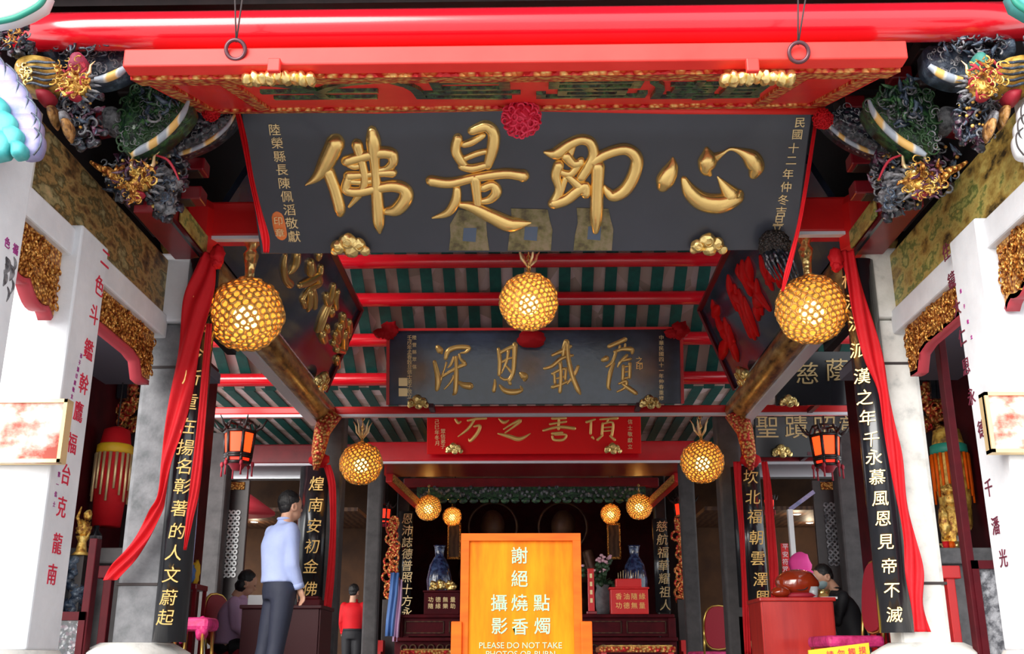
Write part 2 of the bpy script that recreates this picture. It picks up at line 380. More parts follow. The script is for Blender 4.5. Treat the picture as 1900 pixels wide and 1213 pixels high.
def beam(name, label, m, Y, py0, py1, x0, x1, dep, under=None):
    z1 = P(990, py0, Y).z; z0 = P(990, py1, Y).z
    t = thing(name, label, 'beam', ((x0 + x1) / 2, Y, z0))
    obj('beam_body', MB().box(*bx(x0, x1, Y, Y + dep, z0, z1), bev=.02), m, t)
    if under: obj('edge_strip', MB().box(*bx(x0, x1, Y - .006, Y + .05, z0 - under, z0 + .002)), 'strip_white', t)
    return t, z0, z1
beam('tie_beam', 'thick red square tie beam between the two front grey columns, behind the big black signboard', 'red_paint', 6.72, 368, 434, -2.3, 2.3, .2, .022)
tC, zC0, zC1 = beam('tie_beam', 'long red tie beam carrying the black four-character board', 'red_paint', 12.42, 752, 767, -6.6, 6.6, .22, .03)
tD, zD0, zD1 = beam('tie_beam', 'broad red tie beam under the small red four-character board', 'red_beam', 15.8, 818, 855, -2.5, 2.5, .22, .03)
for s, w in ((-1, 'left'), (1, 'right')):
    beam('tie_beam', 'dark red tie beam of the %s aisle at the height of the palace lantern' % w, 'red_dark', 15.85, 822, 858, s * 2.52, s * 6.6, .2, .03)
    z0 = P(990, 888, 16.6).z
    tag(obj('steel_beam', MB().box(*bx(s * 2.6, s * 6.6, 16.5, 16.7, z0, z0 + .2)), 'steel'), 'pale grey metal beam beneath the dark red tie beam, %s aisle' % w, 'beam')
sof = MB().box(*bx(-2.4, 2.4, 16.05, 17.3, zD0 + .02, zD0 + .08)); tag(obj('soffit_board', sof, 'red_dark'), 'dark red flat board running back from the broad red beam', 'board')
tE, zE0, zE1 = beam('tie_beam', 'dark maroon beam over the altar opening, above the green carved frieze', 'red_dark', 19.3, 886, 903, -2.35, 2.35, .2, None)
# carved frieze over the altar
fz = P(990, 930, 19.25).z; t = thing('carved_frieze', 'dark green carved frieze with white specks and hanging scallops above the altar', 'frieze', (0, 19.3, fz))
b = MB(); b.box(*bx(-2.1, 2.1, 19.3, 19.36, fz + .05, zE0)); obj('frieze_panel', b, 'carved_green', t)
b = MB()
random.seed(3)
for i in range(90):
    x = -2.0 + 4.0 * i / 89; z = fz + .05 + random.random() * .22; b.blob((x, 19.28, z), (.035, .03, .03 + random.random() * .02), i, .3, 2, 1)
obj('carved_leaves', b, 'carved_grey', t)
b = MB()
for i in range(22): b.blob((-2.0 + 4.0 * i / 21, 19.3, fz + .03), (.09, .03, .06), i, .1, 2, 2)
obj('scalloped_edge', b, 'carved_green', t)
# diagonal braces between beam D and the altar beam
for s, w in ((-1, 'left'), (1, 'right')):
    t = thing('corner_brace', 'red and gilt slanting brace at the %s corner of the altar opening' % w, 'brace', (s * 2.3, 17.3, 3.2))
    a = P(990 + s * 268, 885, 17.0); c = P(990 + s * 215, 935, 19.2)
    obj('brace_arm', MB().bar(a, c, .12, .16, bev=.02), 'red_paint', t)
    obj('gilt_edge', MB().bar(a + V((-s * .07, 0, -.02)), c + V((-s * .07, 0, -.02)), .02, .12), 'gold_carved', t)
# ================================================================== pillars and columns
def letters(mb, chars, pts, o, n, spx, depth=.01, sx=1.0, slant=0, up=None):
    for ch, (px, py) in zip(chars, pts): putpx(mb, ch, px, py, spx, o, n, depth, sx, up=up, slant=slant)
def spread(a, b, n): return [(a[0] + (b[0] - a[0]) * i / (n - 1), a[1] + (b[1] - a[1]) * i / (n - 1)) for i in range(n)]
# front square pillars with carved couplets
for s, w in ((-1, 'left'), (1, 'right')):
    t = thing('stone_pillar', ('white square stone pillar, left, with large crimson characters down its grey inner side' if s < 0 else
              'bright white square stone pillar, right, with thin dark red characters'), 'pillar', (s * 2.58, 5.36, 0))
    x0 = s * XH; x1 = s * (XH + .34)
    obj('pillar_shaft', MB().box(*bx(x0, x1, 5.2, 5.56, .42, 2.62), bev=.012), 'stone_white', t)
    obj('pillar_base', MB().box(*bx(x0 - s * .05, x1 + s * .05, 5.12, 5.6, 0, .3), bev=.03).lathe((s * 2.59, 5.36, .3), [(.26, 0), (.31, .05), (.27, .12)], 24), 'stone_pale', t)
    mb = MB(); o = V((x0, 5.3, 1)); n = V((-s, 0, 0))
    if s < 0:
        letters(mb, '二色斗鑑幹鷹福台克龍南', [(195, 480), (184, 530), (174, 583), (164, 648), (155, 712), (145, 763), (133, 822), (122, 880), (114, 940), (106, 1008), (96, 1065)], o, n, 42, .004, 1.0, up=V((0, 0, 1)))
        obj('carved_inscription', mb, 'ink_red', t)
        mb = MB(); letters(mb, '弟子潘日建敬立', spread((150, 660), (133, 735), 7), o, n, 10, .003)
        letters(mb, '第一信士', spread((109, 880), (100, 935), 4), o, n, 11, .003); obj('donor_inscription', mb, 'ink_purple', t)
    else:
        letters(mb, '住鏡大仁恩永德千潘光', [(1756, 467), (1766, 520), (1776, 570), (1786, 625), (1793, 680), (1803, 735), (1822, 795), (1835, 905), (1848, 975), (1862, 1035)], o, n, 36, .004, 1.0)
        obj('carved_inscription', mb, 'ink_dark', t)
        mb = MB(); letters(mb, '弟子敬立', spread((1783, 540), (1803, 625), 4), o, n, 9, .003); obj('donor_inscription', mb, 'ink_purple', t)
# outermost pillars nearer the street
for s, w in ((-1, 'left'), (1, 'right')):
    t = thing('stone_pillar', 'pale stone pillar at the far %s edge of the photo, nearest the street' % w, 'pillar', (s * 2.6, 4.45, 0))
    obj('pillar_shaft', MB().box(*bx(s * (XH + .0), s * (XH + .34), 4.28, 4.6, .3, 2.75), bev=.012), 'stone_white', t)
    obj('pillar_base', MB().box(*bx(s * (XH - .06), s * (XH + .4), 4.2, 4.68, 0, .32), bev=.03), 'stone_pale', t)
    if s < 0:
        mb = MB(); o = V((-XH, 4.4, 1)); letters(mb, '色福', [(13, 450), (28, 462)], o, V((1, 0, 0)), 22, .004); obj('carved_inscription', mb, 'ink_purple', t)
        mb = MB()
        for i, (px, py, w_) in enumerate([(12, 492, 12), (20, 505, 10), (8, 515, 9), (26, 490, 6), (14, 545, 5), (22, 530, 5)]):
            mb.brush([(px, py - 12, w_ * .4), (px + 3, py, w_), (px - 2, py + 14, w_ * .3)], o, V((1, 0, 0)), 1, .03, .0)
        obj('peeled_patch', mb, 'carved_grey', t)
mat('scallop_red', (.5, .05, .07), .55)
# stone lintel + painted beam + gilt brackets on each side
for s, w in ((-1, 'left'), (1, 'right')):
    Xf = s * 2.46
    t = thing('painted_beam', ('long beam with worn brown and gold painting, slanting over the left pillars' if s < 0 else 'long beam with olive and gold painted landscape, slanting over the right pillars'), 'beam', (s * 2.54, 5.6, 2.58))
    obj('beam_body', MB().box(*bx(Xf, s * 2.64, 4.25, 6.72, 2.6, 3.0), bev=.015), 'painted_beam' if s < 0 else 'painted_green', t)
    obj('beam_end', MB().box(*bx(s * 2.44, s * 2.66, 4.6, 4.7, 2.59, 3.01)), 'stone_pale', t)
    t = thing('stone_lintel', 'plain pale stone lintel under the painted beam on the %s' % w, 'lintel', (s * 2.54, 5.6, 2.5))
    obj('lintel_body', MB().box(*bx(Xf - s * .03, s * 2.7, 4.25, 6.72, 2.44, 2.6), bev=.012), 'stone_white', t)
    # brackets
    for (ya, yb, nm) in ((4.64, 5.17, 'outer'), (5.56, 6.6, 'inner')):
        t = thing('gilt_bracket', 'gilded carved panel with a pink-red scalloped underside, %s one on the %s' % ('street-side' if nm == 'outer' else 'column-side', w), 'bracket', (s * 2.5, (ya + yb) / 2, 2.2))
        L = yb - ya
        def pr(k, nm=nm):  # bottom edge profile
            if nm == 'outer': return .18 + .14 * k + .05 * abs(math.sin(k * 7))
            return .185 + .02 * k + (.09 if k > .82 else .0) + .03 * math.sin(max(0, k - .7) * 8)
        ks = [i / 16 for i in range(17)]
        top = [V((s * 2.47, ya + L * k, 2.44)) for k in ks]; bot = [V((s * 2.47, ya + L * k, 2.44 - pr(k))) for k in ks]
        obj('gilt_panel', MB().prism(top + bot[::-1], V((s * .07, 0, 0))), 'gold_carved', t)
        b = MB()
        random.seed(11 + s)
        for i in range(int(70 * L / .55)):
            k = random.random(); z = 2.42 - random.random() * (pr(k) - .04)
            b.torus((s * 2.465, ya + L * k, z), (1, random.random() - .5, random.random() - .5), .016 + random.random() * .012, .006, 8, 4)
        obj('scroll_carving', b, 'gold_carved', t)
        b = MB(); cen = [V((s * 2.505, p.y, p.z - .006)) for p in bot]
        b.strip(cen, [V((s * .035, 0, 0))] * len(cen), .03, 2); obj('painted_underside', b, 'scallop_red', t)
# red-and-painted short beams at the inner corners
for s, w in ((-1, 'left'), (1, 'right')):
    t = thing('bracket_beam', 'short red beam with a painted side panel slanting over the %s front column' % w, 'beam', (s * 2.3, 6.0, 3.05))
    a = V((s * 2.32, 5.9, 3.08)); c = V((s * 2.32, 6.7, 3.08))
    obj('beam_body', MB().bar(a, c, .2, .16, bev=.01), 'red_dark', t)
    obj('painted_panel', MB().box((s * 2.205, 6.4, 3.1), (.02, .55, .13), bev=.01), 'painted_green', t)
    obj('edge_strip', MB().box((s * 2.215, 6.3, 3.0), (.02, .8, .03)), 'black_lacquer', t)
    t2 = tag(obj('corner_block', MB().lathe((s * 2.33, 6.78, 3.02), [(.14, 0), (.17, .05), (.17, .36), (.15, .42)], 8), 'red_paint'), 'red eight-sided block joining the tie beam over the %s front column' % w, 'block')
# round-cornered columns B
for s, w in ((-1, 'left'), (1, 'right')):
    t = thing('stone_column', ('stone column painted a shaded grey, behind the trailing red ribbon on the left' if s < 0 else 'mottled stone column painted a lit cream and grey, beside the red ribbon on the right'), 'column', (s * 2.46, 6.85, 0))
    m = 'stone_grey' if s < 0 else 'stone_pale'  # shaded left and lit right put into the two stone colours
    obj('column_shaft', MB().box((s * 2.43, 6.85, 1.5), (.3, .27, 2.1), bev=.035), m, t)
    obj('column_capital', MB().box((s * 2.46, 6.85, 2.8), (.33, .33, .5), bev=.02), 'stone_white' if s < 0 else 'stone_pale', t)
    b = MB()
    for z in (.83, 2.24): b.box((s * 2.43, 6.85, z), (.312, .285, .018), bev=.004)
    obj('joint_band', b, 'rope', t)
    obj('column_base', MB().lathe((s * 2.46, 6.85, 0), [(.28, 0), (.28, .22), (.3, .3), (.34, .36), (.33, .42), (.26, .46), (.22, .48)], 28), 'stone_pale', t)
# columns C (nave), D, and those beyond
def column(x, y, w_, h, m, label, base=True):
    t = thing('stone_column', label, 'column', (x, y, 0))
    obj('column_shaft', MB().box((x, y, h / 2 + .1), (w_, w_, h - .2), bev=.03), m, t)
    obj('column_base', MB().lathe((x, y, 0), [(w_ * .85, 0), (w_ * .95, .12), (w_ * .8, .24)], 20), 'stone_grey', t); return t
mat('stone_dark', (.06, .055, .058), .65, spec=.25, var=('noise', 6, [(.3, (.045, .042, .044)), (.7, (.085, .078, .08))]))
for s, w in ((-1, 'left'), (1, 'right')):
    column(s * 2.42, 12.8, .28, 3.3, 'stone_dark', 'dark grey column right behind the %s short couplet board' % w)
    column(s * 2.38, 16.1, .22, 3.3, 'stone_dark', 'dark grey column in the second row, %s of the altar' % w)
    column(s * 4.0, 13.4, .26, 3.2, 'stone_dark', 'dark grey column of the outer %s aisle' % w)
    column(s * 2.42, 20.0, .22, 3.9, 'dark_wood', 'dark wooden column at the %s edge of the altar opening' % w)
# painted logs running from the front columns back to the second row
for s, w in ((-1, 'left'), (1, 'right')):
    t = thing('painted_log', 'round brown-and-gold painted beam slanting back above the %s side of the hall' % w, 'beam', (s * 2.42, 9.6, 3.2))
    x = s * 2.5; n = 14
    obj('log_body', MB().tube([V((x + s * .0, 7.0 + 5.4 * i / n, 3.26)) for i in range(n + 1)], .15, 20), 'painted_log', t)
    obj('pale_underside', MB().box(*bx(x + s * .03, x + s * .14, 7.0, 12.4, 3.09, 3.13)), 'strip_white', t)
    g = thing('gilt_bracket', 'gilt carved bracket curling down under the %s painted round beam, over the couplet board' % w, 'bracket', (s * 2.35, 12.3, 2.7))
    b = MB(); b.tube([P(990 + s * -0 + s * k[0], k[1], 12.2) for k in ((375, 765), (392, 800), (400, 840), (404, 872))], [.14, .1, .08, .03], 10); obj('bracket_body', b, 'gold_frieze', g)
# ================================================================== signboards
# ---- big black board
pbL = P(484, 468, 6.6); pbR = P(1476, 468, 6.6); zt = 3.72; yt = 5.86
bot = V((0, 6.6, (pbL.z + pbR.z) / 2)); top = V((0, yt, zt)); upv = (top - bot).normalized()
nb = V((0, -upv.z, upv.y)).normalized(); nb = nb if nb.y < 0 else -nb
xl, xr = pbL.x, pbR.x
T1 = thing('signboard', 'big black signboard with four bold gilt characters, tilted forward over the entrance', 'signboard', (0, 6.6, bot.z))
hgt = (top - bot).length
Rb = Matrix((V((1, 0, 0)), -nb, upv)).transposed()
obj('board', MB().box((bot + top) / 2 - nb * .025 + V(((xl + xr) / 2, 0, 0)), (xr - xl, .05, hgt), Rb, bev=.008), 'plaque_black', T1)
o1 = bot.copy()
def S(ox, oy, sc, pts): return [(ox + x / sc, oy + y / sc, w / sc) for x, y, w in pts]
def chars(parent, o, n, m, ox, oy, sc, sets, wm=1.0, hk=.42, lift=.0, name='gilt_character'):
    for st_ in sets:
        b = MB()
        for i, s_ in enumerate(st_): b.brush(S(ox, oy, sc, s_), o, n, wm, hk, lift + i * .0004)
        obj(name, b, m, parent)
fo = [[(445, 640, 70), (400, 735, 62), (360, 795, 38), (308, 833, 6)], [(410, 768, 48), (440, 850, 46), (462, 935, 44), (464, 962, 30)],
      [(490, 725, 42), (560, 705, 42), (650, 685, 46), (695, 690, 46)], [(698, 690, 44), (702, 730, 38), (668, 760, 26), (618, 765, 26)],
      [(500, 790, 40), (580, 785, 28), (650, 778, 30), (700, 776, 38)], [(500, 800, 36), (492, 850, 40), (540, 862, 40), (620, 848, 40), (700, 835, 46), (752, 850, 50), (760, 890, 55), (720, 940, 50), (672, 950, 30)],
      [(540, 648, 44), (560, 720, 34), (575, 800, 34), (560, 860, 32), (505, 930, 12)], [(608, 585, 36), (614, 640, 56), (622, 760, 36), (632, 900, 46), (638, 1000, 44), (642, 1045, 14)],
      [(500, 740, 22), (530, 748, 26), (560, 742, 22)], [(500, 815, 24), (560, 818, 24), (620, 812, 22)]]
shi = [[(994, 620, 38), (984, 675, 40), (1010, 725, 38), (1030, 745, 26)], [(1055, 590, 32), (1090, 575, 40), (1125, 568, 44), (1155, 600, 46), (1150, 670, 46), (1128, 745, 34)],
       [(1020, 650, 26), (1052, 640, 30), (1090, 620, 26), (1110, 608, 20)], [(1025, 712, 22), (1080, 690, 24), (1120, 680, 22)], [(1010, 748, 30), (1060, 756, 34), (1120, 742, 30)],
       [(872, 812, 42), (960, 822, 40), (1070, 798, 36), (1200, 780, 40), (1262, 785, 42), (1288, 790, 50)],
       [(1072, 800, 42), (1078, 860, 38), (1084, 922, 34)], [(1108, 845, 34), (1150, 830, 36), (1168, 862, 42), (1140, 895, 34), (1104, 905, 24)],
       [(990, 848, 30), (985, 900, 38), (950, 955, 32), (880, 980, 8)], [(1005, 920, 24), (1060, 930, 40), (1140, 968, 52), (1220, 1005, 60), (1270, 1005, 44), (1322, 1002, 8)]]
ji = [[(172, 685, 14), (222, 690, 50), (270, 655, 46), (330, 628, 42), (376, 640, 44), (392, 690, 42), (370, 745, 44), (335, 800, 40)], [(268, 700, 46), (300, 735, 40), (335, 730, 34)],
      [(300, 645, 30), (285, 700, 26)], [(235, 740, 44), (222, 790, 40), (235, 850, 32), (215, 905, 40)], [(235, 770, 30), (290, 780, 32), (335, 720, 30)],
      [(265, 800, 24), (245, 860, 26), (225, 905, 26)], [(210, 915, 46), (270, 895, 46), (320, 855, 46), (355, 835, 40), (355, 872, 42)], [(275, 790, 30), (325, 835, 40), (352, 860, 40)],
      [(385, 730, 42), (450, 690, 44), (535, 670, 46), (585, 710, 50), (575, 780, 52), (535, 850, 52), (480, 880, 46), (450, 855, 30), (440, 838, 16)],
      [(412, 745, 54), (408, 850, 50), (404, 970, 50), (400, 1040, 26)]]
xin = [[(748, 712, 12), (742, 755, 56), (715, 810, 72), (703, 838, 50)], [(798, 805, 26), (825, 860, 58), (880, 905, 72), (960, 915, 78), (1030, 890, 60), (1045, 875, 44)],
       [(1010, 875, 70), (975, 830, 34), (950, 795, 6)], [(900, 670, 20), (905, 715, 72), (900, 760, 56), (915, 785, 20)], [(925, 715, 50), (975, 688, 16), (1010, 670, 14), (1055, 682, 30), (1100, 710, 66), (1122, 750, 66), (1112, 785, 40)]]
chars(T1, o1, nb, 'gold', 440, 0, 2.427, [fo, shi], 1.26, .46)
chars(T1, o1, nb, 'gold', 940, 0, 2.427, [ji, xin], 1.2, .46)
b = MB(); r_, u_, n_ = plane_axes(nb)
for ch, (px, py) in zip('陸榮縣長陳佩滔敬獻', spread((510, 240), (546, 438), 9)): putpx(b, ch, px, py, 21, o1, nb, .008)
obj('donor_inscription', b, 'gold_pale', T1)
b = MB()
for ch, (px, py) in zip('民國十二年仲冬吉旦立', [(1484, 227), (1479, 249), (1472, 274), (1468, 297), (1462, 322), (1458, 346), (1453, 370), (1449, 392), (1445, 408), (1442, 422)]): putpx(b, ch, px, py, 19, o1, nb, .008)
obj('date_inscription', b, 'gold_pale', T1)
b = MB(); b.brush([(515, 402, 22), (518, 418, 24), (522, 436, 22)], o1, nb, 1, .06); obj('seal', b, 'seal_orange', T1)
b = MB()
for ch, (px, py) in zip('印章', [(517, 408), (520, 430)]): putpx(b, ch, px, py, 16, o1, nb + V((0, 0, 0)), .006)
b.v = [tuple(V(v) + nb * .012) for v in b.v]; obj('seal_marks', b, 'gold_pale', T1)
# flat mottled olive shapes laid on the foot of the board
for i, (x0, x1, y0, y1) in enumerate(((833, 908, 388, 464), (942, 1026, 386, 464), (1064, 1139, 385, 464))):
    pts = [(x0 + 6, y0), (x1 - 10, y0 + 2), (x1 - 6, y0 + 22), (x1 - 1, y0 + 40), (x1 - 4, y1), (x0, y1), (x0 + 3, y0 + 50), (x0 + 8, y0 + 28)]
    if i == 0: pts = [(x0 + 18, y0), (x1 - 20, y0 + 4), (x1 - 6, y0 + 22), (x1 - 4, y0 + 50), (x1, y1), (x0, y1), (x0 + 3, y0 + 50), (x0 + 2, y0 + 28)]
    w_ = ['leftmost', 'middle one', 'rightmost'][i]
    t = thing('olive_shape', 'flat mottled olive shape at the foot of the big black board, ' + w_ + ' of three', 'paper charm', PPL((x0 + x1) / 2, y1, o1, nb), 'olive shapes on the big black board')
    obj('paper', MB().prism([PPL(x, y, o1, nb) + nb * .002 for x, y in pts], nb * .004), 'olive_mottle', t)
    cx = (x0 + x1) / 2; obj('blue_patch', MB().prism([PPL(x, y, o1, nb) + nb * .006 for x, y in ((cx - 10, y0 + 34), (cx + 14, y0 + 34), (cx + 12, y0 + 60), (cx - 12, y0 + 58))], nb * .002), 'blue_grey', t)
# gilt cloud feet under the board
def cloud(px, py, w_, o, n, label, grp, par):
    t = PPL(px, py, o, n); k = (PPL(px + 1, py, o, n) - t).length; r, u, _ = plane_axes(n); b = MB()
    rot = Matrix((r, n, u)).transposed()
    for i, (dx, dy, rr) in enumerate(((-.32, .0, .2), (-.05, .16, .24), (.22, .05, .2), (.38, -.12, .14), (-.42, -.12, .12), (.02, -.12, .2))):
        b.blob(t + (r * dx + u * dy) * w_ * k, (rr * w_ * k, rr * w_ * k * .6, rr * w_ * k), i, .06, 1.5, 3, rot)
    for dx, dy, rr in ((-.05, .16, .1), (-.32, 0, .08), (.25, .03, .08)): b.torus(t + (r * dx + u * dy) * w_ * k + n * rr * w_ * k * 1.6, n, rr * w_ * k, .02 * w_ * k, 12, 5)
    return obj('cloud_foot', b, 'gold_bright', par)
of = o1 + nb * .05
cloud(650, 458, 70, of, nb, 'gilt cloud-shaped foot under the left end of the big black board', '', T1)
cloud(1316, 456, 66, of, nb, 'gilt cloud-shaped foot under the right end of the big black board', '', T1)
# dark round tassel knob over the right end
mat('tassel_dark', (.05, .035, .03), .5, bump=('voronoi', 60, 1.0), var=('voronoi', 60, [(.1, (.1, .07, .06)), (.5, (.02, .015, .014))]))
t = thing('tassel_ornament', 'dark spiky round tassel ornament over the lower right corner of the big black board', 'ornament', PPL(1432, 447, o1, nb))
b = MB(); c = PPL(1432, 445, o1, nb) + nb * .085; b.blob(c, .1, 3, .1, 6, 4); obj('knob', b, 'tassel_dark', t)
b = MB()
for i in range(16):
    a = i / 16 * 6.28; b.tube([c + V((math.cos(a) * .07, math.sin(a) * .07, -.06)), c + V((math.cos(a) * .09 + .03, math.sin(a) * .09, -.14)), c + V((math.cos(a) * .08 + .06, math.sin(a) * .08, -.22))], [.014, .012, .004], 6)
obj('tassel', b, 'carved_black', t)
# ---- tilted red signboard seen from below
A0 = P(240, 128, 4.46); A1 = P(1676, 135, 4.46); B0 = P(372, 203, 5.62); B1 = P(1530, 205, 5.62)
ya, za = 4.46, (A0.z + A1.z) / 2; yb, zb = 5.62, (B0.z + B1.z) / 2
T2 = thing('signboard', 'flared red signboard with gilt borders seen from below, above the big black board', 'signboard', (0, ya, za))
n2 = V((0, (zb - za), -(yb - ya))).normalized()
def q2(x, y, d=0): # point on board underside
    return V((x, y, za + (y - ya) * (zb - za) / (yb - ya))) - n2 * d
hw = lambda y: 1.9 + (1.87 - 1.9) * (y - ya) / (yb - ya)
xa0, xa1, xb0, xb1 = A0.x, A1.x, B0.x, B1.x
obj('board', MB().prism([q2(xa0, ya), q2(xa1, ya), q2(xb1, yb), q2(xb0, yb)], V((0, 0, .05))), 'red_front', T2)
zt_ = P(960, 94, 4.42).z
obj('front_rail', MB().box(((xa0 + xa1) / 2, 4.42, (za + zt_) / 2), (xa1 - xa0 + .0, .09, zt_ - za + .01), bev=.008), 'red_front', T2)
def lerp(a, b, t): return a + (b - a) * t
def quad2(u0, u1, t0, t1, d0=.0, d1=.02):  # u across 0..1, t front->back
    pts = []
    for u, t in ((u0, t0), (u1, t0), (u1, t1), (u0, t1)):
        y = lerp(ya, yb, t); pts.append(V((lerp(lerp(xa0, xb0, t), lerp(xa1, xb1, t), u), y, za + (y - ya) * (zb - za) / (yb - ya))) + n2 * (d0))
    return pts
for nm, (u0, u1, t0, t1) in (('front', (.0, 1, .02, .16)), ('back', (.02, .98, .86, .93))):
    obj('gilt_border', MB().prism(quad2(u0, u1, t0, t1), n2 * .02), 'gold_frieze', T2)
for u0, u1 in ((.012, .035), (.965, .988), (.105, .125), (.875, .895)):
    obj('gilt_border', MB().prism(quad2(u0, u1, .12, .9), n2 * .018), 'gold_frieze', T2)
for u0, u1 in ((.04, .1), (.9, .96)):
    obj('carved_end_panel', MB().prism(quad2(u0, u1, .18, .84), n2 * .008), 'red_paint', T2)
b = MB(); b.tube([P(372, 200, 5.62) + V((0, 0, 0)), P(700, 204, 5.6), P(950, 199, 5.6), P(1250, 205, 5.6), P(1530, 206, 5.62)], .022, 10); obj('back_rail', b, 'red_front', T2)
# its characters, green-black with gold
for i, (ch, px) in enumerate(zip('天后宮廟', (590, 850, 1100, 1310))):
    b = MB(); c = PPL(px, 163, q2(0, ya), -n2 if False else n2)
    c = PPL(px, 163, q2(0, ya), n2)
    put(b, ch, c + n2 * .02, V((1, 0, 0)), (q2(0, yb) - q2(0, ya)).normalized() * -1 if False else (q2(0, yb) - q2(0, ya)).normalized(), .62, .03, 1.15)
    obj('green_character', b, 'carved_green', T2)
    b2 = MB(); b2.add([V(v) * 1 + n2 * .028 for v in b.v], b.f); 
# gilt cloud clips
for (px, w_) in ((518, 'left'), (1405, 'right')):
    t = thing('cloud_clip', 'bright gilt cloud clip lit on the %s part of the tilted red signboard' % w_, 'ornament', P(px, 150, 4.5), 'gilt cloud clips')
    b = MB()
    for i in range(9):
        dx = (i - 4) * .038; b.blob(P(px, 143 + abs(i - 4) * 1.2, 4.46) + V((dx, 0, -.0)), (.03, .05, .03 + .008 * (i % 2)), i, .15, 2, 2)
    obj('cloud', b, 'gold_bright', t)
    obj('clip', MB().box(P(px - 9, 122, 4.36), (.06, .03, .07), bev=.006), 'red_front', t)
# iron rings and cords
for px, py, dx in ((437, 92, 20), (1482, 97, -8)):
    w_ = 'left' if px < 900 else 'right'
    t = thing('hanging_ring', 'dark iron ring on cords holding the %s end of the tilted red signboard' % w_, 'ring', P(px, py, 4.36))
    obj('ring', MB().torus(P(px, py, 4.36), (0, 1, .4), .046, .01, 28, 8), 'iron', t)
    c = P(px, py, 4.36); b = MB()
    for d in (-.018, .018): b.tube([c + V((0, 0, .04)), P(px + 6 + d * 400, -6, 4.3)], .004, 6)
    obj('cord', b, 'rope', t)
# ---- red pompoms
def pompom(px, py, Y, r, label, m='cloth_pink', seed=1, grp=None):
    b = MB(); c = P(px, py, Y); random.seed(seed)
    b.blob(c, r * .72, seed, .1)
    N = 90
    for i in range(N):
        z = 1 - 2 * (i + .5) / N; a = i * 2.39996; q = math.sqrt(1 - z * z); d = V((q * math.cos(a), q * math.sin(a), z))
        b.torus(c + d * r * .78, V((random.uniform(-1, 1), random.uniform(-1, 1), random.uniform(-1, 1))), r * .17, r * .055, 8, 4)
    return tag(obj('cloth_rosette', b, m), label, 'rosette', grp)
pompom(967, 219, 5.45, .125, 'large bright pink-red ruffled rosette hanging at the middle of the tilted red signboard')
pompom(391, 208, 5.5, .06, 'small red rosette at the left back corner of the tilted red signboard', 'cloth_red', 2)
pompom(1527, 221, 5.5, .065, 'small red rosette at the right back corner of the tilted red signboard', 'cloth_red', 3)
# ribbons down the sides of the big board
def ribbon(name, label, pts, Y, m='cloth_red', fold=.012, cat='ribbon', nf=2.5, th=.006):
    """pts: (px,py,width px[,Y])"""
    cen = []; side = []
    q = catmull([(p[0], p[1], p[2], p[3] if len(p) > 3 else Y) for p in pts], 6)
    for px, py, w, yy in q:
        a = P(px - w / 2, py, yy); c = P(px + w / 2, py, yy); cen.append((a + c) / 2); side.append((c - a) / 2)
    return tag(obj(name, MB().strip(cen, side, th, 12, fold, nf), m), label, cat)
ribbon('ribbon', 'narrow red ribbon hanging down the left edge of the big black board', [(440, 205, 8), (453, 260, 12), (466, 330, 10), (480, 390, 10), (492, 440, 16), (494, 468, 12)], 5.55)
ribbon('ribbon', 'narrow red ribbon hanging down the right edge of the big black board', [(1514, 225, 7), (1504, 290, 7), (1493, 360, 7), (1480, 430, 8), (1462, 500, 10), (1452, 540, 5)], 5.6, fold=.004)
# ---- black four-character board at the second row
zb2 = P(990, 750, 12.15).z; zt2 = P(990, 612, 11.95).z
o2 = V((0, 12.15, zb2)); u2 = (V((0, 11.95, zt2)) - o2).normalized(); nn2 = V((0, -u2.z, u2.y)); nn2 = nn2 if nn2.y < 0 else -nn2
x0 = P(722, 750, 12.15).x; x1 = P(1264, 750, 12.15).x
T3 = thing('signboard', 'glossy black signboard with four slender cursive gilt characters, behind the middle ball lamp', 'signboard', o2)
h3 = (V((0, 11.95, zt2)) - o2).length; R3 = Matrix((V((1, 0, 0)), -nn2, u2)).transposed()
obj('board', MB().box(o2 + u2 * h3 / 2 - nn2 * .03 + V(((x0 + x1) / 2, 0, 0)), (x1 - x0, .06, h3), R3, bev=.008), 'plaque_gloss', T3)
b = MB()
for xx in (x0 - .012, x1 + .012): b.box(o2 + u2 * h3 / 2 + V((xx, 0, 0)), (.035, .09, h3), R3)
b.box(o2 + u2 * (h3 + .01) + V(((x0 + x1) / 2, 0, 0)), (x1 - x0, .09, .03), R3); obj('red_frame', b, 'red_paint', T3)
shen = [[(340, 680, 26), (355, 700, 34), (362, 712, 14)], [(322, 762, 20), (338, 830, 28), (342, 880, 30), (335, 918, 20)], [(338, 915, 20), (365, 840, 12), (390, 765, 10)], [(385, 742, 20), (400, 700, 26), (450, 680, 24), (515, 682, 22), (500, 706, 16), (470, 712, 8)],
        [(432, 735, 14), (415, 775, 14), (398, 795, 8)], [(462, 722, 16), (468, 745, 14), (490, 768, 22), (478, 780, 12)], [(365, 845, 14), (430, 805, 18), (495, 775, 20)], [(445, 735, 16), (445, 830, 24), (440, 925, 24), (428, 945, 12)], [(432, 840, 14), (410, 880, 12), (378, 915, 8)], [(455, 872, 12), (485, 892, 30), (522, 898, 38)]]
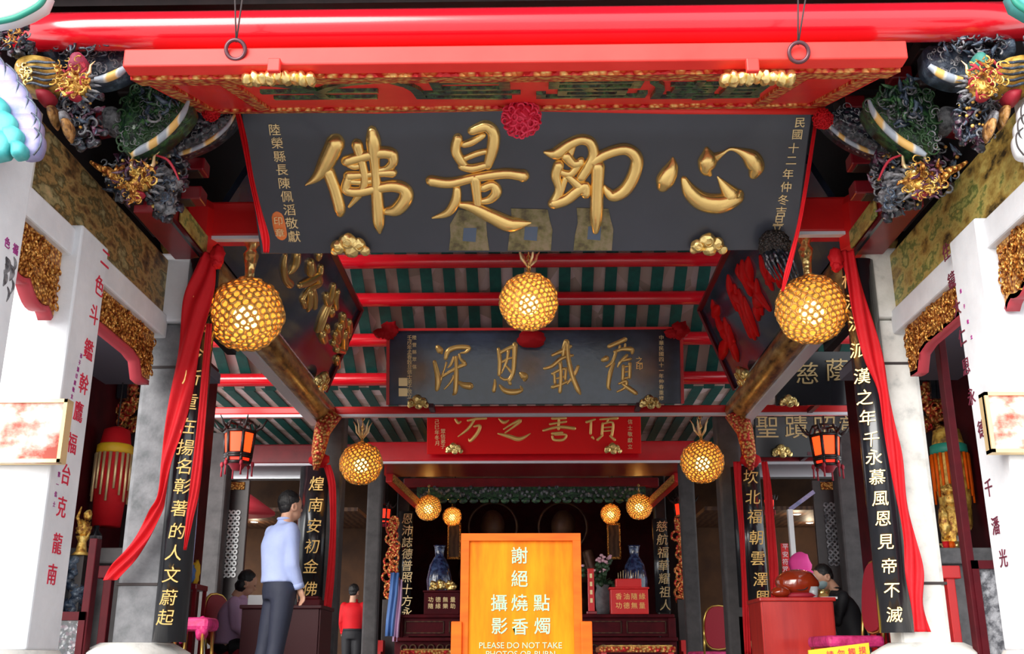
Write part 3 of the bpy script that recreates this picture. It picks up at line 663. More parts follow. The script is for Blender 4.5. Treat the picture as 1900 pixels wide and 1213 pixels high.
en = [[(682, 690, 18), (690, 760, 22), (686, 835, 18)], [(690, 712, 16), (730, 690, 18), (775, 672, 24)], [(775, 665, 28), (772, 740, 24), (765, 820, 22), (742, 868, 22)], [(700, 765, 12), (735, 745, 14), (762, 738, 10)], [(738, 700, 16), (728, 760, 14), (700, 825, 8)], [(722, 780, 10), (738, 800, 14), (752, 822, 10)], [(695, 850, 12), (720, 862, 14), (752, 850, 12)],
      [(662, 862, 10), (662, 890, 18), (656, 925, 20)], [(690, 895, 14), (720, 925, 26), (770, 932, 30), (812, 920, 20), (806, 898, 6)], [(740, 862, 14), (748, 885, 18)], [(808, 828, 22), (828, 845, 40), (830, 860, 24)]]
zai = [[(985, 725, 14), (1040, 700, 22), (1088, 675, 18)], [(1062, 645, 22), (1050, 690, 24), (1045, 735, 16)], [(940, 800, 14), (985, 785, 20), (1040, 740, 22), (1100, 725, 14)], [(985, 830, 14), (1030, 805, 16), (1062, 800, 14)], [(1030, 765, 20), (1034, 850, 20), (1028, 930, 20)], [(998, 832, 14), (1000, 880, 16)], [(1062, 800, 16), (1058, 860, 16)], [(1000, 858, 10), (1050, 845, 12)],
       [(985, 905, 18), (1030, 890, 18), (1072, 872, 14)], [(1068, 648, 24), (1075, 740, 24), (1098, 840, 26), (1128, 915, 26), (1142, 942, 12)], [(1130, 788, 18), (1112, 830, 18), (1070, 885, 10)]]
fu = [[(1305, 675, 22), (1350, 655, 22), (1395, 635, 24)], [(1335, 705, 16), (1380, 690, 18), (1430, 692, 26), (1435, 712, 16)], [(1290, 742, 30), (1270, 752, 22)], [(1345, 700, 16), (1325, 760, 18), (1290, 790, 12)], [(1330, 770, 16), (1310, 830, 24), (1300, 900, 20), (1312, 918, 10)], [(1365, 672, 12), (1362, 700, 12)], [(1395, 662, 12), (1392, 690, 12)],
      [(1405, 725, 16), (1370, 760, 16), (1352, 790, 8)], [(1378, 755, 14), (1425, 745, 16)], [(1385, 785, 18), (1382, 860, 18)], [(1422, 770, 18), (1420, 850, 18)], [(1388, 790, 10), (1420, 785, 10)], [(1388, 820, 10), (1420, 815, 10)], [(1385, 855, 12), (1420, 848, 12)], [(1360, 885, 12), (1400, 870, 18), (1395, 905, 16), (1350, 930, 10)], [(1380, 885, 14), (1415, 910, 24), (1455, 938, 22)]]
chars(T3, o2, nn2, 'gold_text', 700, 420, 3.033, [shen, en, zai, fu], 1.15, .4)
b = MB()
for px, cs, a, c_, s_ in ((760, '壬戌年孟春穀旦信士弟子敬立', 626, 735, 9), (769, '陸豐縣眾信', 626, 680, 8), (1227, '中華民國四十一年仲春重修', 626, 738, 9)):
    for ch, (x, y) in zip(cs, spread((px, a), (px, c_), len(cs))): putpx(b, ch, x, y, s_, o2, nn2, .01)
obj('donor_inscription', b, 'gold_pale', T3)
for y0_ in (701, 720): b = MB(); b.prism([PPL(x, y, o2, nn2) for x, y in ((740, y0_), (756, y0_), (756, y0_ + 15), (740, y0_ + 15))], nn2 * .012); obj('seal', b, 'gold_pale', T3)
b = MB(); 
for ch, (x, y) in zip('之印', ((1186, 668), (1186, 680))): putpx(b, ch, x, y, 13, o2, nn2, .012)
obj('gilt_seal', b, 'gold_text', T3)
of2 = o2 + nn2 * .06
for px, w_ in ((776, 'left'), (1207, 'right')): cloud(px, 747, 38, of2, nn2, 'gilt scrolled foot at the %s end of the glossy black board' % w_, '', T3)
tag(obj('cloth_knot', MB().blob(P(987, 628, 11.7), (.17, .1, .1), 4, .15, 2), 'cloth_red'), 'red cloth knot at the top middle of the glossy black board, under the ball lamp', 'knot')
for px, py, w_ in ((722, 612, 'left'), (1262, 612, 'right')):
    b = MB(); c = P(px, py, 11.75); b.blob(c, (.1, .07, .1), 5, .3, 2.5); b.blob(c + V((-.09, 0, -.04)), (.08, .05, .06), 6, .3, 2.5)
    tag(obj('cloth_bow', b, 'cloth_red'), 'red cloth bow at the top %s corner of the glossy black board' % w_, 'bow')
for xx in (x0 + .5, x1 - .5): obj('support_bracket', MB().box((xx, 12.3, zb2 - .01), (.06, .32, .05)), 'iron', T3)
# ---- small red board at the third row
z3 = P(990, 842, 15.6).z; o3 = V((0, 15.6, z3)); u3 = V((0, -.22, 1)).normalized(); n3 = V((0, -u3.z, u3.y))
n3 = n3 if n3.y < 0 else -n3
T4 = thing('signboard', 'small bright red signboard with gilt brush characters, half hidden below the long red tie beam', 'signboard', o3)
xa, xb = P(792, 842, 15.6).x, P(1190, 842, 15.6).x
R4 = Matrix((V((1, 0, 0)), -n3, u3)).transposed()
mat('red_board', (.85, .004, .005), .45, spec=.2)
obj('board', MB().box(o3 + u3 * .3 - n3 * .03 + V(((xa + xb) / 2, 0, 0)), (xb - xa, .06, .6), R4, bev=.01), 'red_board', T4)
fang = [[(440, 1085, 12), (455, 1105, 14), (470, 1098, 8)], [(510, 1092, 12), (560, 1082, 14), (612, 1080, 12)], [(545, 1090, 12), (510, 1140, 14), (455, 1182, 6)], [(545, 1125, 10), (578, 1122, 16), (562, 1165, 18), (525, 1205, 16), (515, 1195, 6)]]
zhi = [[(685, 1082, 8), (712, 1102, 18), (740, 1090, 6)], [(712, 1140, 8), (760, 1110, 12), (805, 1092, 20), (770, 1125, 12), (720, 1160, 8)], [(680, 1165, 8), (740, 1180, 20), (800, 1196, 22), (862, 1165, 4)]]
shan = [[(985, 1080, 14), (1060, 1078, 14)], [(972, 1112, 12), (1062, 1098, 12)], [(1022, 1070, 12), (1020, 1140, 14)], [(935, 1148, 12), (1020, 1128, 16), (1110, 1136, 18)], [(985, 1165, 14), (1040, 1160, 14)], [(985, 1180, 12), (995, 1200, 14), (1045, 1200, 14), (1062, 1172, 12), (1000, 1172, 10)]]
ding = [[(1178, 1100, 14), (1225, 1085, 10)], [(1203, 1098, 12), (1200, 1165, 14)], [(1210, 1185, 14), (1218, 1195, 8)], [(1255, 1085, 10), (1350, 1078, 16)], [(1300, 1085, 10), (1290, 1105, 10)], [(1268, 1108, 12), (1264, 1170, 14)], [(1270, 1110, 10), (1325, 1104, 12), (1320, 1175, 14)], [(1270, 1132, 8), (1318, 1128, 8)], [(1270, 1152, 8), (1318, 1148, 8)], [(1268, 1175, 10), (1240, 1200, 14)], [(1310, 1178, 10), (1335, 1200, 16)]]
chars(T4, o3, n3, 'gold_text', 700, 420, 3.033, [fang, zhi, shan, ding], 1.15, .4)
b = MB()
for px, cs, a, c_ in ((811, '己巳年冬月', 782, 822), (822, '眾信弟子', 800, 828), (1169, '信士敬獻立', 782, 828)):
    for ch, (x, y) in zip(cs, spread((px, a), (px, c_), len(cs))): putpx(b, ch, x, y, 9, o3, n3, .01)
obj('donor_inscription', b, 'gold_pale', T4)
for px, w_ in ((843, 'left'), (1138, 'right')): cloud(px, 833, 31, o3 + n3 * .06, n3, 'small gilt cloud foot at the %s end of the small red board' % w_, '', T4)
# ---- side boards standing on the painted logs, leaning in
def side_board(s, label):
    bl = V((s * 2.42, 7.2, 3.42)); br = V((s * 2.42, 12.1, 3.42))
    tf = P(990 + s * (-322 if s < 0 else 0) if False else (668 if s < 0 else 1300), 575, 11.6)
    lean = (tf - V((s * 2.42, 11.6, 3.42))); lean.y = 0
    L = lean.length; u = lean.normalized()
    n = u.cross(V((0, 1, 0))); n = n if n.x * -s > 0 else -n
    t = thing('signboard', label, 'signboard', (s * 2.42, 9.4, 3.42))
    y0_, y1_ = 7.3, 11.6
    yf = P(621 if s < 0 else 1368, 743, 11.6)
    b = MB(); poly = [V((s * 2.42, y0_, 3.42)), V((s * 2.42, 12.0, 3.42)), V((s * 2.42, 11.6, 3.42)) + u * L, V((s * 2.42, 11.2, 3.42)) + u * L, V((s * 2.42, y0_, 3.42)) + u * L]
    b.prism(poly, n * -.05); obj('board', b, 'plaque_gloss', t)
    b = MB(); b.bar(poly[1] + n * .01, poly[2] + n * .01, .03, .07); b.bar(poly[2] + n * .01, poly[4] + n * .01, .07, .03); obj('red_frame', b, 'red_dark', t)
    return t, poly[0], n
TL, oL, nL = side_board(-1, 'black signboard with gilt cursive characters leaning inward, left of the striped ceiling')
TR, oR, nR = side_board(1, 'black signboard with bright red brush characters leaning inward, right of the striped ceiling')
c1 = [[(512, 160, 12), (500, 220, 18), (510, 290, 18), (540, 325, 20)], [(575, 155, 22), (568, 205, 24), (548, 245, 18), (535, 262, 8)]]
c2 = [[(700, 155, 20), (698, 180, 14)], [(650, 200, 22), (655, 250, 26), (668, 262, 10)], [(588, 330, 14), (640, 310, 20), (700, 270, 18), (712, 225, 14)], [(695, 270, 16), (702, 320, 16), (640, 355, 12), (605, 410, 14)], [(650, 370, 18), (645, 440, 18), (640, 470, 10)], [(668, 350, 12), (680, 400, 12), (678, 455, 12)], [(612, 420, 14), (622, 450, 12)]]
c3 = [[(782, 330, 14), (765, 400, 16), (750, 440, 14)], [(738, 385, 16), (750, 430, 16), (770, 420, 14)], [(802, 365, 16), (795, 410, 14), (800, 460, 12)], [(745, 445, 12), (715, 510, 16), (692, 580, 14)], [(768, 430, 10), (735, 510, 12), (708, 580, 14)], [(770, 470, 18), (772, 495, 14)], [(715, 600, 20), (730, 640, 18)], [(745, 560, 14), (752, 590, 10)]]
c4 = [[(835, 500, 16), (840, 560, 16)], [(870, 535, 14), (872, 590, 14)], [(815, 560, 18), (822, 620, 14)], [(845, 600, 16), (842, 680, 18)], [(790, 600, 14), (810, 640, 14)], [(800, 690, 14), (840, 700, 14)], [(870, 600, 12), (868, 630, 12)], [(780, 650, 14), (800, 670, 12)], [(800, 740, 14), (805, 790, 12)]]
chars(TL, oL, nL, 'gold', 360, 420, 3.033, [c1, c2, c3, c4], 1.0, .5)
rs = []
for (x, y, L_, a, w_) in [(420, 200, 180, .25, 36), (455, 180, 130, .1, 30), (395, 220, 90, .3, 26), (440, 280, 110, .7, 26), (520, 170, 190, .35, 28), (550, 160, 150, .3, 24), (585, 170, 170, .25, 26), (625, 210, 110, .15, 20), (600, 240, 90, -.5, 24), (340, 280, 190, .25, 26), (375, 330, 300, .3, 24), (400, 360, 260, .35, 26), (430, 400, 220, .35, 24), (355, 360, 120, .8, 30), (440, 470, 130, .2, 26), (470, 540, 90, .2, 22), (500, 300, 190, .15, 24), (480, 330, 160, .6, 30), (530, 390, 60, -.6, 36), (500, 440, 80, .1, 24), (250, 420, 110, .35, 20), (285, 450, 60, -.5, 22), (270, 500, 200, .5, 26), (320, 520, 170, .35, 24), (345, 560, 180, .2, 26), (330, 640, 100, -.3, 24), (300, 580, 90, .9, 30), (370, 640, 110, .2, 24)]:
    rs.append([(x, y, w_ * .4), (x + L_ * .4 * math.sin(a), y + L_ * .4 * math.cos(a), w_), (x + L_ * math.sin(a) * 1.0, y + L_ * math.cos(a), w_ * .5)])
chars(TR, oR, nR, 'red_board', 1240, 420, 3.033, [rs[:4] + rs[16:20], rs[4:9], rs[9:16], rs[20:]], 1.0, .4, name='red_character')
for s, px, py in ((-1, 594, 713), (1, 1382, 702)): cloud(px, py, 22, (oL if s < 0 else oR) + (nL if s < 0 else nR) * .08, nL if s < 0 else nR, 'little gilt knob foot under the %s leaning side board' % ('left' if s < 0 else 'right'), '', TL if s < 0 else TR)
mat('gold_dim', (.6, .42, .2), .4, .5)
# aisle boards on the right
def flat_board(label, x0, x1, y0, y1, Y, m, cs, pts, sz, cm='gold_pale', lean=.2):
    o = P((x0 + x1) / 2, y1, Y); u = V((0, -lean, 1)).normalized(); n = V((0, -u.z, u.y)); n = n if n.y < 0 else -n
    xa_, xb_ = P(x0, y1, Y).x, P(x1, y1, Y).x
    tp = PPL((x0 + x1) / 2, y0, o, n); h = (tp - o).dot(u)
    t = thing('signboard', label, 'signboard', o)
    obj('board', MB().box(V(((xa_ + xb_) / 2, o.y, o.z)) + u * h / 2 - n * .03, (xb_ - xa_, .06, h), Matrix((V((1, 0, 0)), -n, u)).transposed(), bev=.01), m, t)
    b = MB()
    for ch, (px, py) in zip(cs, pts): putpx(b, ch, px, py, sz, o, n, .02, 1.0)
    obj('gilt_inscription', b, cm, t); return t, o, n
t, o, n = flat_board('black signboard high in the right aisle with two gilt characters', 1440, 1598, 652, 752, 12.0, 'black_lacquer', '慈蔭', [(1497, 692), (1553, 686)], 42, 'gold_dim')
obj('support_bracket', MB().box((o.x, 12.23, o.z + .03), (.06, .46, .05)), 'iron', t); cloud(1465, 745, 34, o + n * .06, n, 'tarnished gilt foot under the high right-aisle board', None, t)
t, o, n = flat_board('black signboard low in the right aisle behind the red palace lantern', 1402, 1602, 772, 848, 15.4, 'black_lacquer', '聖蹟昭彰', [(1423, 792), (1477, 792), (1530, 792), (1578, 792)], 42, 'gold_dim')
obj('support_bracket', MB().box((o.x, 15.63, o.z + .05), (.06, .5, .05)), 'iron', t); cloud(1452, 838, 36, o + n * .06, n, 'tarnished gilt foot under the low right-aisle board', None, t)
# ================================================================== glowing filigree ball lamps
def lamp_proto(loc, r, label, seed, grp=None, dense=300):
    t = thing('ball_lamp', label, 'lamp', loc, grp); b = MB(); c0 = V((0, 0, 0)); random.seed(seed)
    loc = V(loc)
    for i in range(dense):
        z = 1 - 2 * (i + .5) / dense; a = i * 2.39996; q = math.sqrt(1 - z * z); d = V((q * math.cos(a), q * math.sin(a), z))
        rr = r * math.sqrt(4 / dense) * random.uniform(.78, 1.05); d2 = (d + V((random.uniform(-1, 1), random.uniform(-1, 1), random.uniform(-1, 1))) * .25).normalized()
        b.torus(loc + d * r * random.uniform(.97, 1.02), d2, rr, r * .03, 9, 5)
    obj('filigree_shell', b, 'lamp_gold', t)
    g = obj('inner_glow', MB().blob(loc + V((0, 0, -r * .1)), r * .36, 1, 0, 1, 3), 'bulb_glow', t)
    obj('inner_lining', MB().blob(loc, r * .93, 1, 0, 1, 3), 'amber_lining', t)
    obj('top_cap', MB().lathe(loc + V((0, 0, r * .93)), [(r * .3, 0), (r * .26, r * .08), (r * .1, r * .16), (r * .06, r * .3)], 16), 'gold', t)
    return t
m = mat('lamp_gold', (.85, .48, .13), .35, .6)
m = mat('amber_lining', (1, .62, .2), .6); nt = m.node_tree; b_ = nt.nodes['Principled BSDF']
for l in list(b_.inputs['Base Color'].links): nt.links.remove(l)
tr = nt.nodes.new('ShaderNodeBsdfTranslucent'); tr.inputs[0].default_value = (.62, .36, .1, 1)
tp = nt.nodes.new('ShaderNodeBsdfTransparent'); tp.inputs[0].default_value = (1, .8, .45, 1)
mx = nt.nodes.new('ShaderNodeMixShader'); mx.inputs[0].default_value = .3; nt.links.new(tr.outputs[0], mx.inputs[1]); nt.links.new(tp.outputs[0], mx.inputs[2])
nt.links.new(mx.outputs[0], nt.nodes['Material Output'].inputs[0])
def hanger(lamp, pts, r=.012):
    b = MB(); b.tube(pts, r, 6)
    n = max(3, int((V(pts[-1]) - V(pts[0])).length / .06))
    for i in range(n):
        p = V(pts[0]).lerp(V(pts[-1]), (i + .5) / n); b.torus(p, V((i % 2, 1 - i % 2, 0)), .02, .006, 8, 4, 1.4)
    obj('hanging_chain', b, 'gold', lamp)
def lamp_light(p, e, rad=.08):
    l = bpy.data.lights.new('lamp_light', 'POINT'); l.energy = e; l.color = (1, .76, .46); l.shadow_soft_size = rad
    o = bpy.data.objects.new('lamp_light', l); C.objects.link(o); o.location = p
L1p = P(457, 583, 6.84); L2p = P(1505, 574, 6.84); L3p = P(981, 560, 6.86)
l1 = lamp_proto(L1p, .249, 'largest glowing gold filigree ball lamp, hanging at the left before the painted round beam', 1, None, 340)
def relamp(src, loc, label, grp=None, k=1):
    r = dup(src, loc, label, grp); r.scale = (k, k, k); return r
l2 = relamp(l1, L2p, 'glowing gold filigree ball lamp hanging at the right, before the red-lettered side board', None, .93)
l3 = relamp(l1, L3p, 'glowing gold filigree ball lamp hanging in the middle, above the glossy black board', None, .79)
l4 = relamp(l1, P(670, 860, 12.52), 'small gold ball lamp left of the broad red tie beam, by the left grey column')
l5 = relamp(l1, P(1303, 857, 12.52), 'small gold ball lamp right of the broad red tie beam, by the right grey column')
rear = []
for (px, py, Y, k, lb) in ((795, 942, 19.0, .9, 'outer left ball lamp before the altar opening'), (839, 958, 20.6, .72, 'smallest ball lamp inside the altar opening, left pair'),
                        (1133, 953, 20.6, .76, 'smaller ball lamp inside the altar opening, right pair'), (1186, 940, 19.0, .9, 'outer right ball lamp before the altar opening')):
    rear.append(relamp(l1, P(px, py, Y), lb, None, k))
def hanger(l, ztop):
    k = l.scale[0]; p = l.location; R_ = .249; L_ = (ztop - p.z) / k; b = MB()
    z0 = R_ * 1.15; b.tube([V((0, 0, z0)) + p, V((0, 0, L_)) + p], .007, 6)
    n = max(3, int((L_ - z0) / .05))
    for i in range(n): b.torus(p + V((0, 0, z0 + (L_ - z0) * (i + .5) / n)), V((i % 2, 1 - i % 2, 0)), .018, .005, 8, 4, 1.4)
    obj('hanging_chain', b, 'gold', l)
for l, z in ((l1, 3.2), (l2, 3.2), (l3, 3.2), (l4, zC0), (l5, zC0)): hanger(l, z)
for l, z in zip(rear, (zE0, 3.98, 3.98, zE0)): hanger(l, z)
def lamp_light(p, e, rad=.08):
    l = bpy.data.lights.new('lamp_light', 'POINT'); l.energy = e; l.color = (1, .76, .46); l.shadow_soft_size = rad
    o = bpy.data.objects.new('lamp_light', l); C.objects.link(o); o.location = p
for l, e in ((l1, 16), (l2, 16), (l3, 16), (l4, 20), (l5, 20)): lamp_light(l.location - V((0, 0, .02)), e)
for l in rear: lamp_light(l.location - V((0, 0, .02)), 8)
def leafhook(l, n, s0, s1):
    p = l.location; b = MB()
    for a in range(n):
        an = a * 6.283 / n + .5; d = V((math.cos(an), math.sin(an), 0))
        b.tube([p + V((0, 0, s0)) + d * .02, p + V((0, 0, lerp(s0, s1, .35))) + d * .07, p + V((0, 0, lerp(s0, s1, .7))) + d * .085, p + V((0, 0, s1)) + d * .12], [.01, .014, .01, .003], 6)
    obj('leaf_hook', b, 'gold_pale', l)
leafhook(l3, 4, .34, .5); leafhook(l4, 5, .32, .52); leafhook(l5, 5, .32, .52)
for l, w_ in ((l1, 'left'), (l2, 'right')):
    k = l.scale[0]; b = MB(); c = l.location + V((0, 0, (3.2 - l.location.z) / k - .13))
    b.lathe(c, [(.02, -.3), (.03, -.18), (.035, -.08), (.055, .02), (.03, .06), (.06, .12), (.06, .13)], 16); obj('flared_socket', b, 'gold_bright', l)
# ================================================================== couplet boards
def couplet(label, X, Y, z0, z1, r, cs, pts, szpx, m='black_lacquer', ang=0.0, arc=75, cm='gold_text', sxx=1.0, edge=None):
    t = thing('couplet_board', label, 'couplet board', (X, Y, z0)); b = MB(); n = 16; vs_ = []
    rot = Matrix.Rotation(ang, 3, 'Z')
    for z in (z0, z1):
        for rr in (r, r - .02):
            for k in range(n + 1):
                a = R(-arc + 2 * arc * k / n); vs_.append(V((X, Y, z)) + rot @ V((math.sin(a) * rr, -math.cos(a) * rr, 0)))
    q = n + 1; fs = []
    for k in range(n):
        fs += [(k, k + 1, 2 * q + k + 1, 2 * q + k), (q + k, 3 * q + k, 3 * q + k + 1, q + k + 1), (k, q + k, q + k + 1, k + 1), (2 * q + k, 2 * q + k + 1, 3 * q + k + 1, 3 * q + k)]
    fs += [(0, 2 * q, 3 * q, q), (n, q + n, 3 * q + n, 2 * q + n)]
    b.add(vs_, fs, True); obj('curved_board', b, m, t)
    b = MB(); nn = rot @ V((0, -1, 0)); o = V((X, Y, 0)) + nn * (r - .004)
    for ch, (px, py) in zip(cs, pts):
        putpx(b, ch, px, py, szpx, o, nn, .012, sxx, slant=.12)
    obj('gilt_inscription', b, cm, t)
    return t
LB = [(372, 560), (368, 612), (362, 655), (356, 700), (351, 745), (347, 790), (344, 830), (341, 865), (338, 902), (333, 943), (329, 985), (323, 1025), (318, 1066), (313, 1108), (307, 1145)]
couplet('tall curved black couplet board with gilt characters beside the left trailing red ribbon', -2.225, 6.74, P(297, 1190, 6.5).z, P(370, 464, 6.5).z, .105, '古谷今所重在揚名彰著的人文蔚起', LB, 30, ang=R(22))
RBp = [(1578, 520), (1585, 560), (1590, 600), (1593, 650), (1600, 698), (1605, 737), (1610, 775), (1617, 815), (1622, 848), (1628, 885), (1634, 925), (1639, 962), (1644, 1005), (1650, 1050), (1655, 1095), (1660, 1140)]
couplet('tall curved black couplet board with gilt characters beside the right trailing red ribbon', 2.255, 6.74, P(1680, 1172, 6.5).z, P(1590, 464, 6.5).z, .105, '根深流派漢之年千永慕風恩見帝不滅澤', RBp, 29, ang=R(-22))
couplet('short black couplet board with gilt characters beside the standing man in the blue shirt', -2.62, 12.75, P(578, 1140, 12.5).z, P(590, 862, 12.5).z, .2, '煌南安初金佛', [(588, 897), (586, 936), (583, 975), (579, 1013), (577, 1050), (575, 1092)], 27, ang=R(4), arc=60)
couplet('short black couplet board with gilt characters behind the red desk on the right', 2.6, 12.75, P(1412, 1125, 12.5).z, P(1398, 862, 12.5).z, .2, '坎北福朝雲澤興', [(1393, 884), (1397, 922), (1400, 958), (1403, 997), (1406, 1036), (1411, 1075), (1415, 1108)], 27, ang=R(-4), arc=60)
couplet('narrow dark couplet board with pale carved characters at the left edge of the altar opening', -2.36, 19.98, P(757, 1142, 19.7).z, P(757, 946, 19.7).z, .17, '恩沛誌德普照十方永', spread((756, 962), (755, 1136), 9), 20, cm='gold_pale', arc=55)
couplet('narrow dark couplet board with pale carved characters at the right edge of the altar opening', 2.4, 19.98, P(1230, 1135, 19.7).z, P(1228, 960, 19.7).z, .17, '慈航福華耀祖人', spread((1228, 976), (1235, 1122), 7), 21, cm='gold_pale', arc=55)
# ribbons over the couplet boards
ribbon('ribbon', 'wide red cloth ribbon falling over the left couplet board and trailing down to the left', [(386, 468, 26), (378, 510, 42), (366, 560, 52), (352, 640, 42), (338, 720, 40), (322, 800, 32), (308, 860, 22), (299, 920, 14), (288, 950, 24), (268, 990, 30), (245, 1024, 30), (222, 1052, 34), (204, 1076, 30)], 6.6, fold=.016, nf=1.6)
ribbon('ribbon', 'narrow red ribbon hanging along the right edge of the left couplet board', [(388, 600, 10), (380, 700, 14), (372, 800, 16), (362, 900, 18), (352, 960, 14), (343, 1020, 6)], 6.58, fold=.006)
ribbon('ribbon', 'wide red cloth ribbon falling over the right couplet board down to the column base', [(1571, 464, 24), (1582, 510, 26), (1598, 580, 34), (1620, 660, 34), (1638, 720, 22), (1650, 790, 24), (1662, 850, 24), (1674, 930, 20), (1688, 1000, 24), (1697, 1060, 32), (1702, 1120, 24), (1712, 1172, 32)], 6.6, fold=.014, nf=1.6)
for w_, px, py in (('left', 404, 474), ('right', 1551, 480)):
    c = P(px, py, 6.6); b = MB(); b.blob(c, (.045, .045, .075), 2, .2, 2.5); b.blob(c + V((.0, 0, -.05)), (.035, .04, .04), 5, .25, 2.5)
    tag(obj('cloth_rosette', b, 'cloth_red'), 'crumpled red cloth bow at the top of the tall %s couplet board' % w_, 'rosette')
ribbon('ribbon', 'dark red cloth hanging on the right side of the left short couplet board', [(606, 862, 14), (616, 900, 14), (618, 980, 12), (614, 1060, 14), (606, 1140, 16), (598, 1213, 20)], 12.3, fold=.01)
ribbon('ribbon', 'dark red cloth hanging on the left side of the right short couplet board', [(1368, 856, 16), (1370, 900, 12), (1376, 980, 10), (1380, 1060, 10), (1384, 1140, 12), (1388, 1213, 12)], 12.3, fold=.01)
ribbon('ribbon', 'dark red cloth hanging on the right side of the right short couplet board', [(1418, 856, 12), (1424, 900, 14), (1430, 980, 16), (1436, 1060, 18), (1436, 1110, 10)], 12.35, fold=.01)
for w_, px in (('left', 592), ('right', 1392)):
    tag(obj('cloth_rosette', MB().blob(P(px, 853, 12.3), (.12, .08, .09), 3, .12), 'cloth_red'), 'round red cloth rosette at the top of the %s short couplet board' % w_, 'rosette')
for s, w_, x in ((-1, 'left', -2.62), (1, 'right', 2.6)):
    t = thing('carved_screen', 'dark wooden screen with gilt carving below the %s short couplet board' % w_, 'screen', (x, 12.7, 0)); z1 = P(580, 1143, 12.7).z
    obj('screen_panel', MB().box(*bx(x - .2, x + .2, 12.66, 12.74, 0, z1), bev=.01), 'maroon', t)
    b = MB()
    for i in range(5): b.tube([V((x - .14 + i * .07, 12.65, z1 - .28)), V((x - .12 + i * .07, 12.64, z1 - .4)), V((x - .15 + i * .07, 12.65, z1 - .6))], .014, 6)
    obj('gilt_carving', b, 'gold_pale', t)
# ================================================================== painted carvings in the upper corners
def poly3(pts, Y, mp): return [P(mp(x), y, Y) for x, y in pts]
def smooth(pts, n=4):
    q = catmull([(x, y) for x, y in pts] + [pts[0]], n)
    return q[:-1]
def inside(x, y, poly):
    c = False; j = len(poly) - 1
    for i in range(len(poly)):
        xi, yi = poly[i]; xj, yj = poly[j]
        if (yi > y) != (yj > y) and x < (xj - xi) * (y - yi) / (yj - yi) + xi: c = not c
        j = i
    return c
def carved(parent, name, pts, Y, th, m, mp, sm=True, dome=0.03):
    """a carved relief piece with outline pts: flat back, domed front, real thickness"""
    q = smooth(pts) if sm else pts; n = len(q); cx = sum(p[0] for p in q) / n; cy = sum(p[1] for p in q) / n; b = MB(); vs_ = []; lay = ((1, th), (1, .3 * th), (.93, 0), (.6, -dome), (.3, -dome * 1.2))
    for k, d in lay:
        for x, y in q: vs_.append(P(mp(cx + (x - cx) * k), cy + (y - cy) * k, Y) + V((0, d, 0)))
    vs_.append(P(mp(cx), cy, Y) + V((0, -dome * 1.3, 0)))
    fs = [(l * n + i, l * n + (i + 1) % n, (l + 1) * n + (i + 1) % n, (l + 1) * n + i) for l in range(len(lay) - 1) for i in range(n)]
    fs += [((len(lay) - 1) * n + i, (len(lay) - 1) * n + (i + 1) % n, len(lay) * n) for i in range(n)] + [tuple(range(n))]
    b.add(vs_, fs, True); return obj(name, b, m, parent)
def scrolls(parent, name, pts, Y, mp, cnt, m, size=10, seed=1, r=.006, d=.035):
    random.seed(seed); b = MB(); xs = [p[0] for p in pts]; ys = [p[1] for p in pts]; k = 0; t = 0
    while k < cnt and t < cnt * 30:
        t += 1; x, y = random.uniform(min(xs), max(xs)), random.uniform(min(ys), max(ys))
        if not inside(x, y, pts): continue
        a0 = random.uniform(0, 6.28); sg = random.choice((-1, 1)); sz = size * random.uniform(.5, 1.2); p = []
        for j in range(9):
            a = a0 + sg * j * .62; rr = sz * (1 - j / 10.5); p.append(P(mp(x + rr * math.cos(a)), y + rr * math.sin(a), Y - d))
        b.tube(p, [r * (1 - j / 14) for j in range(9)], 5); k += 1
    return obj(name, b, m, parent)
def cluster(parent, pts, Y, mp, cnt, seed, mats, size=11, depth=.16):
    """dense knot of carved lumps, curls and leaf tips filling an outline"""
    random.seed(seed); xs = [p[0] for p in pts]; ys = [p[1] for p in pts]; u = Y / 1750
    for mi, (nm, m_, share, kind) in enumerate(mats):
        b = MB(); k = 0; t = 0
        while k < cnt * share and t < cnt * 40:
            t += 1; x, y = random.uniform(min(xs), max(xs)), random.uniform(min(ys), max(ys))
            if not inside(x, y, pts): continue
            d = random.uniform(-depth, 0) * (.6 if kind == 'lump' else 1) - (0 if kind == 'lump' else .05)
            c = P(mp(x), y, Y) + V((0, d * .6, 0)); s_ = size * u * random.uniform(.5, 1.2)
            if kind == 'lump': b.blob(c, (s_ * random.uniform(.6, 1.1), s_ * .8, s_ * random.uniform(.6, 1.1)), k + seed, .3, 3, 2)
            elif kind == 'curl':
                a0 = random.uniform(0, 6.28); sg = random.choice((-1, 1)); b.tube([c + V((math.cos(a0 + sg * j * .6), -.4 + j * .06, math.sin(a0 + sg * j * .6))) * s_ * (1 - j / 9) for j in range(8)], [s_ * .2 * (1 - j / 10) for j in range(8)], 5)
            elif kind == 'leaf':
                a0 = random.uniform(0, 6.28); d_ = V((math.cos(a0), random.uniform(-.6, .1), math.sin(a0))); q = V((-d_.z, 0, d_.x)) * .35
                b.tube([c - d_ * s_, c - d_ * s_ * .3 + q * s_, c + d_ * s_ * .4 + q * s_ * .6, c + d_ * s_ * 1.2], [s_ * .12, s_ * .34, s_ * .28, s_ * .03], 6)
            else: b.blob(c + V((0, -.03, 0)), s_ * .3, k, 0, 1, 1)
            k += 1
        obj(nm, b, m_, parent)
DARKSET = [('carved_mass', 'carved_black', 1.0, 'lump'), ('purple_leaves', 'carved_purple', .5, 'leaf'), ('grey_curls', 'carved_grey', .7, 'curl'), ('blue_leaves', 'carved_blue', .5, 'leaf'), ('gilt_beads', 'gilt_head', .35, 'bead')]
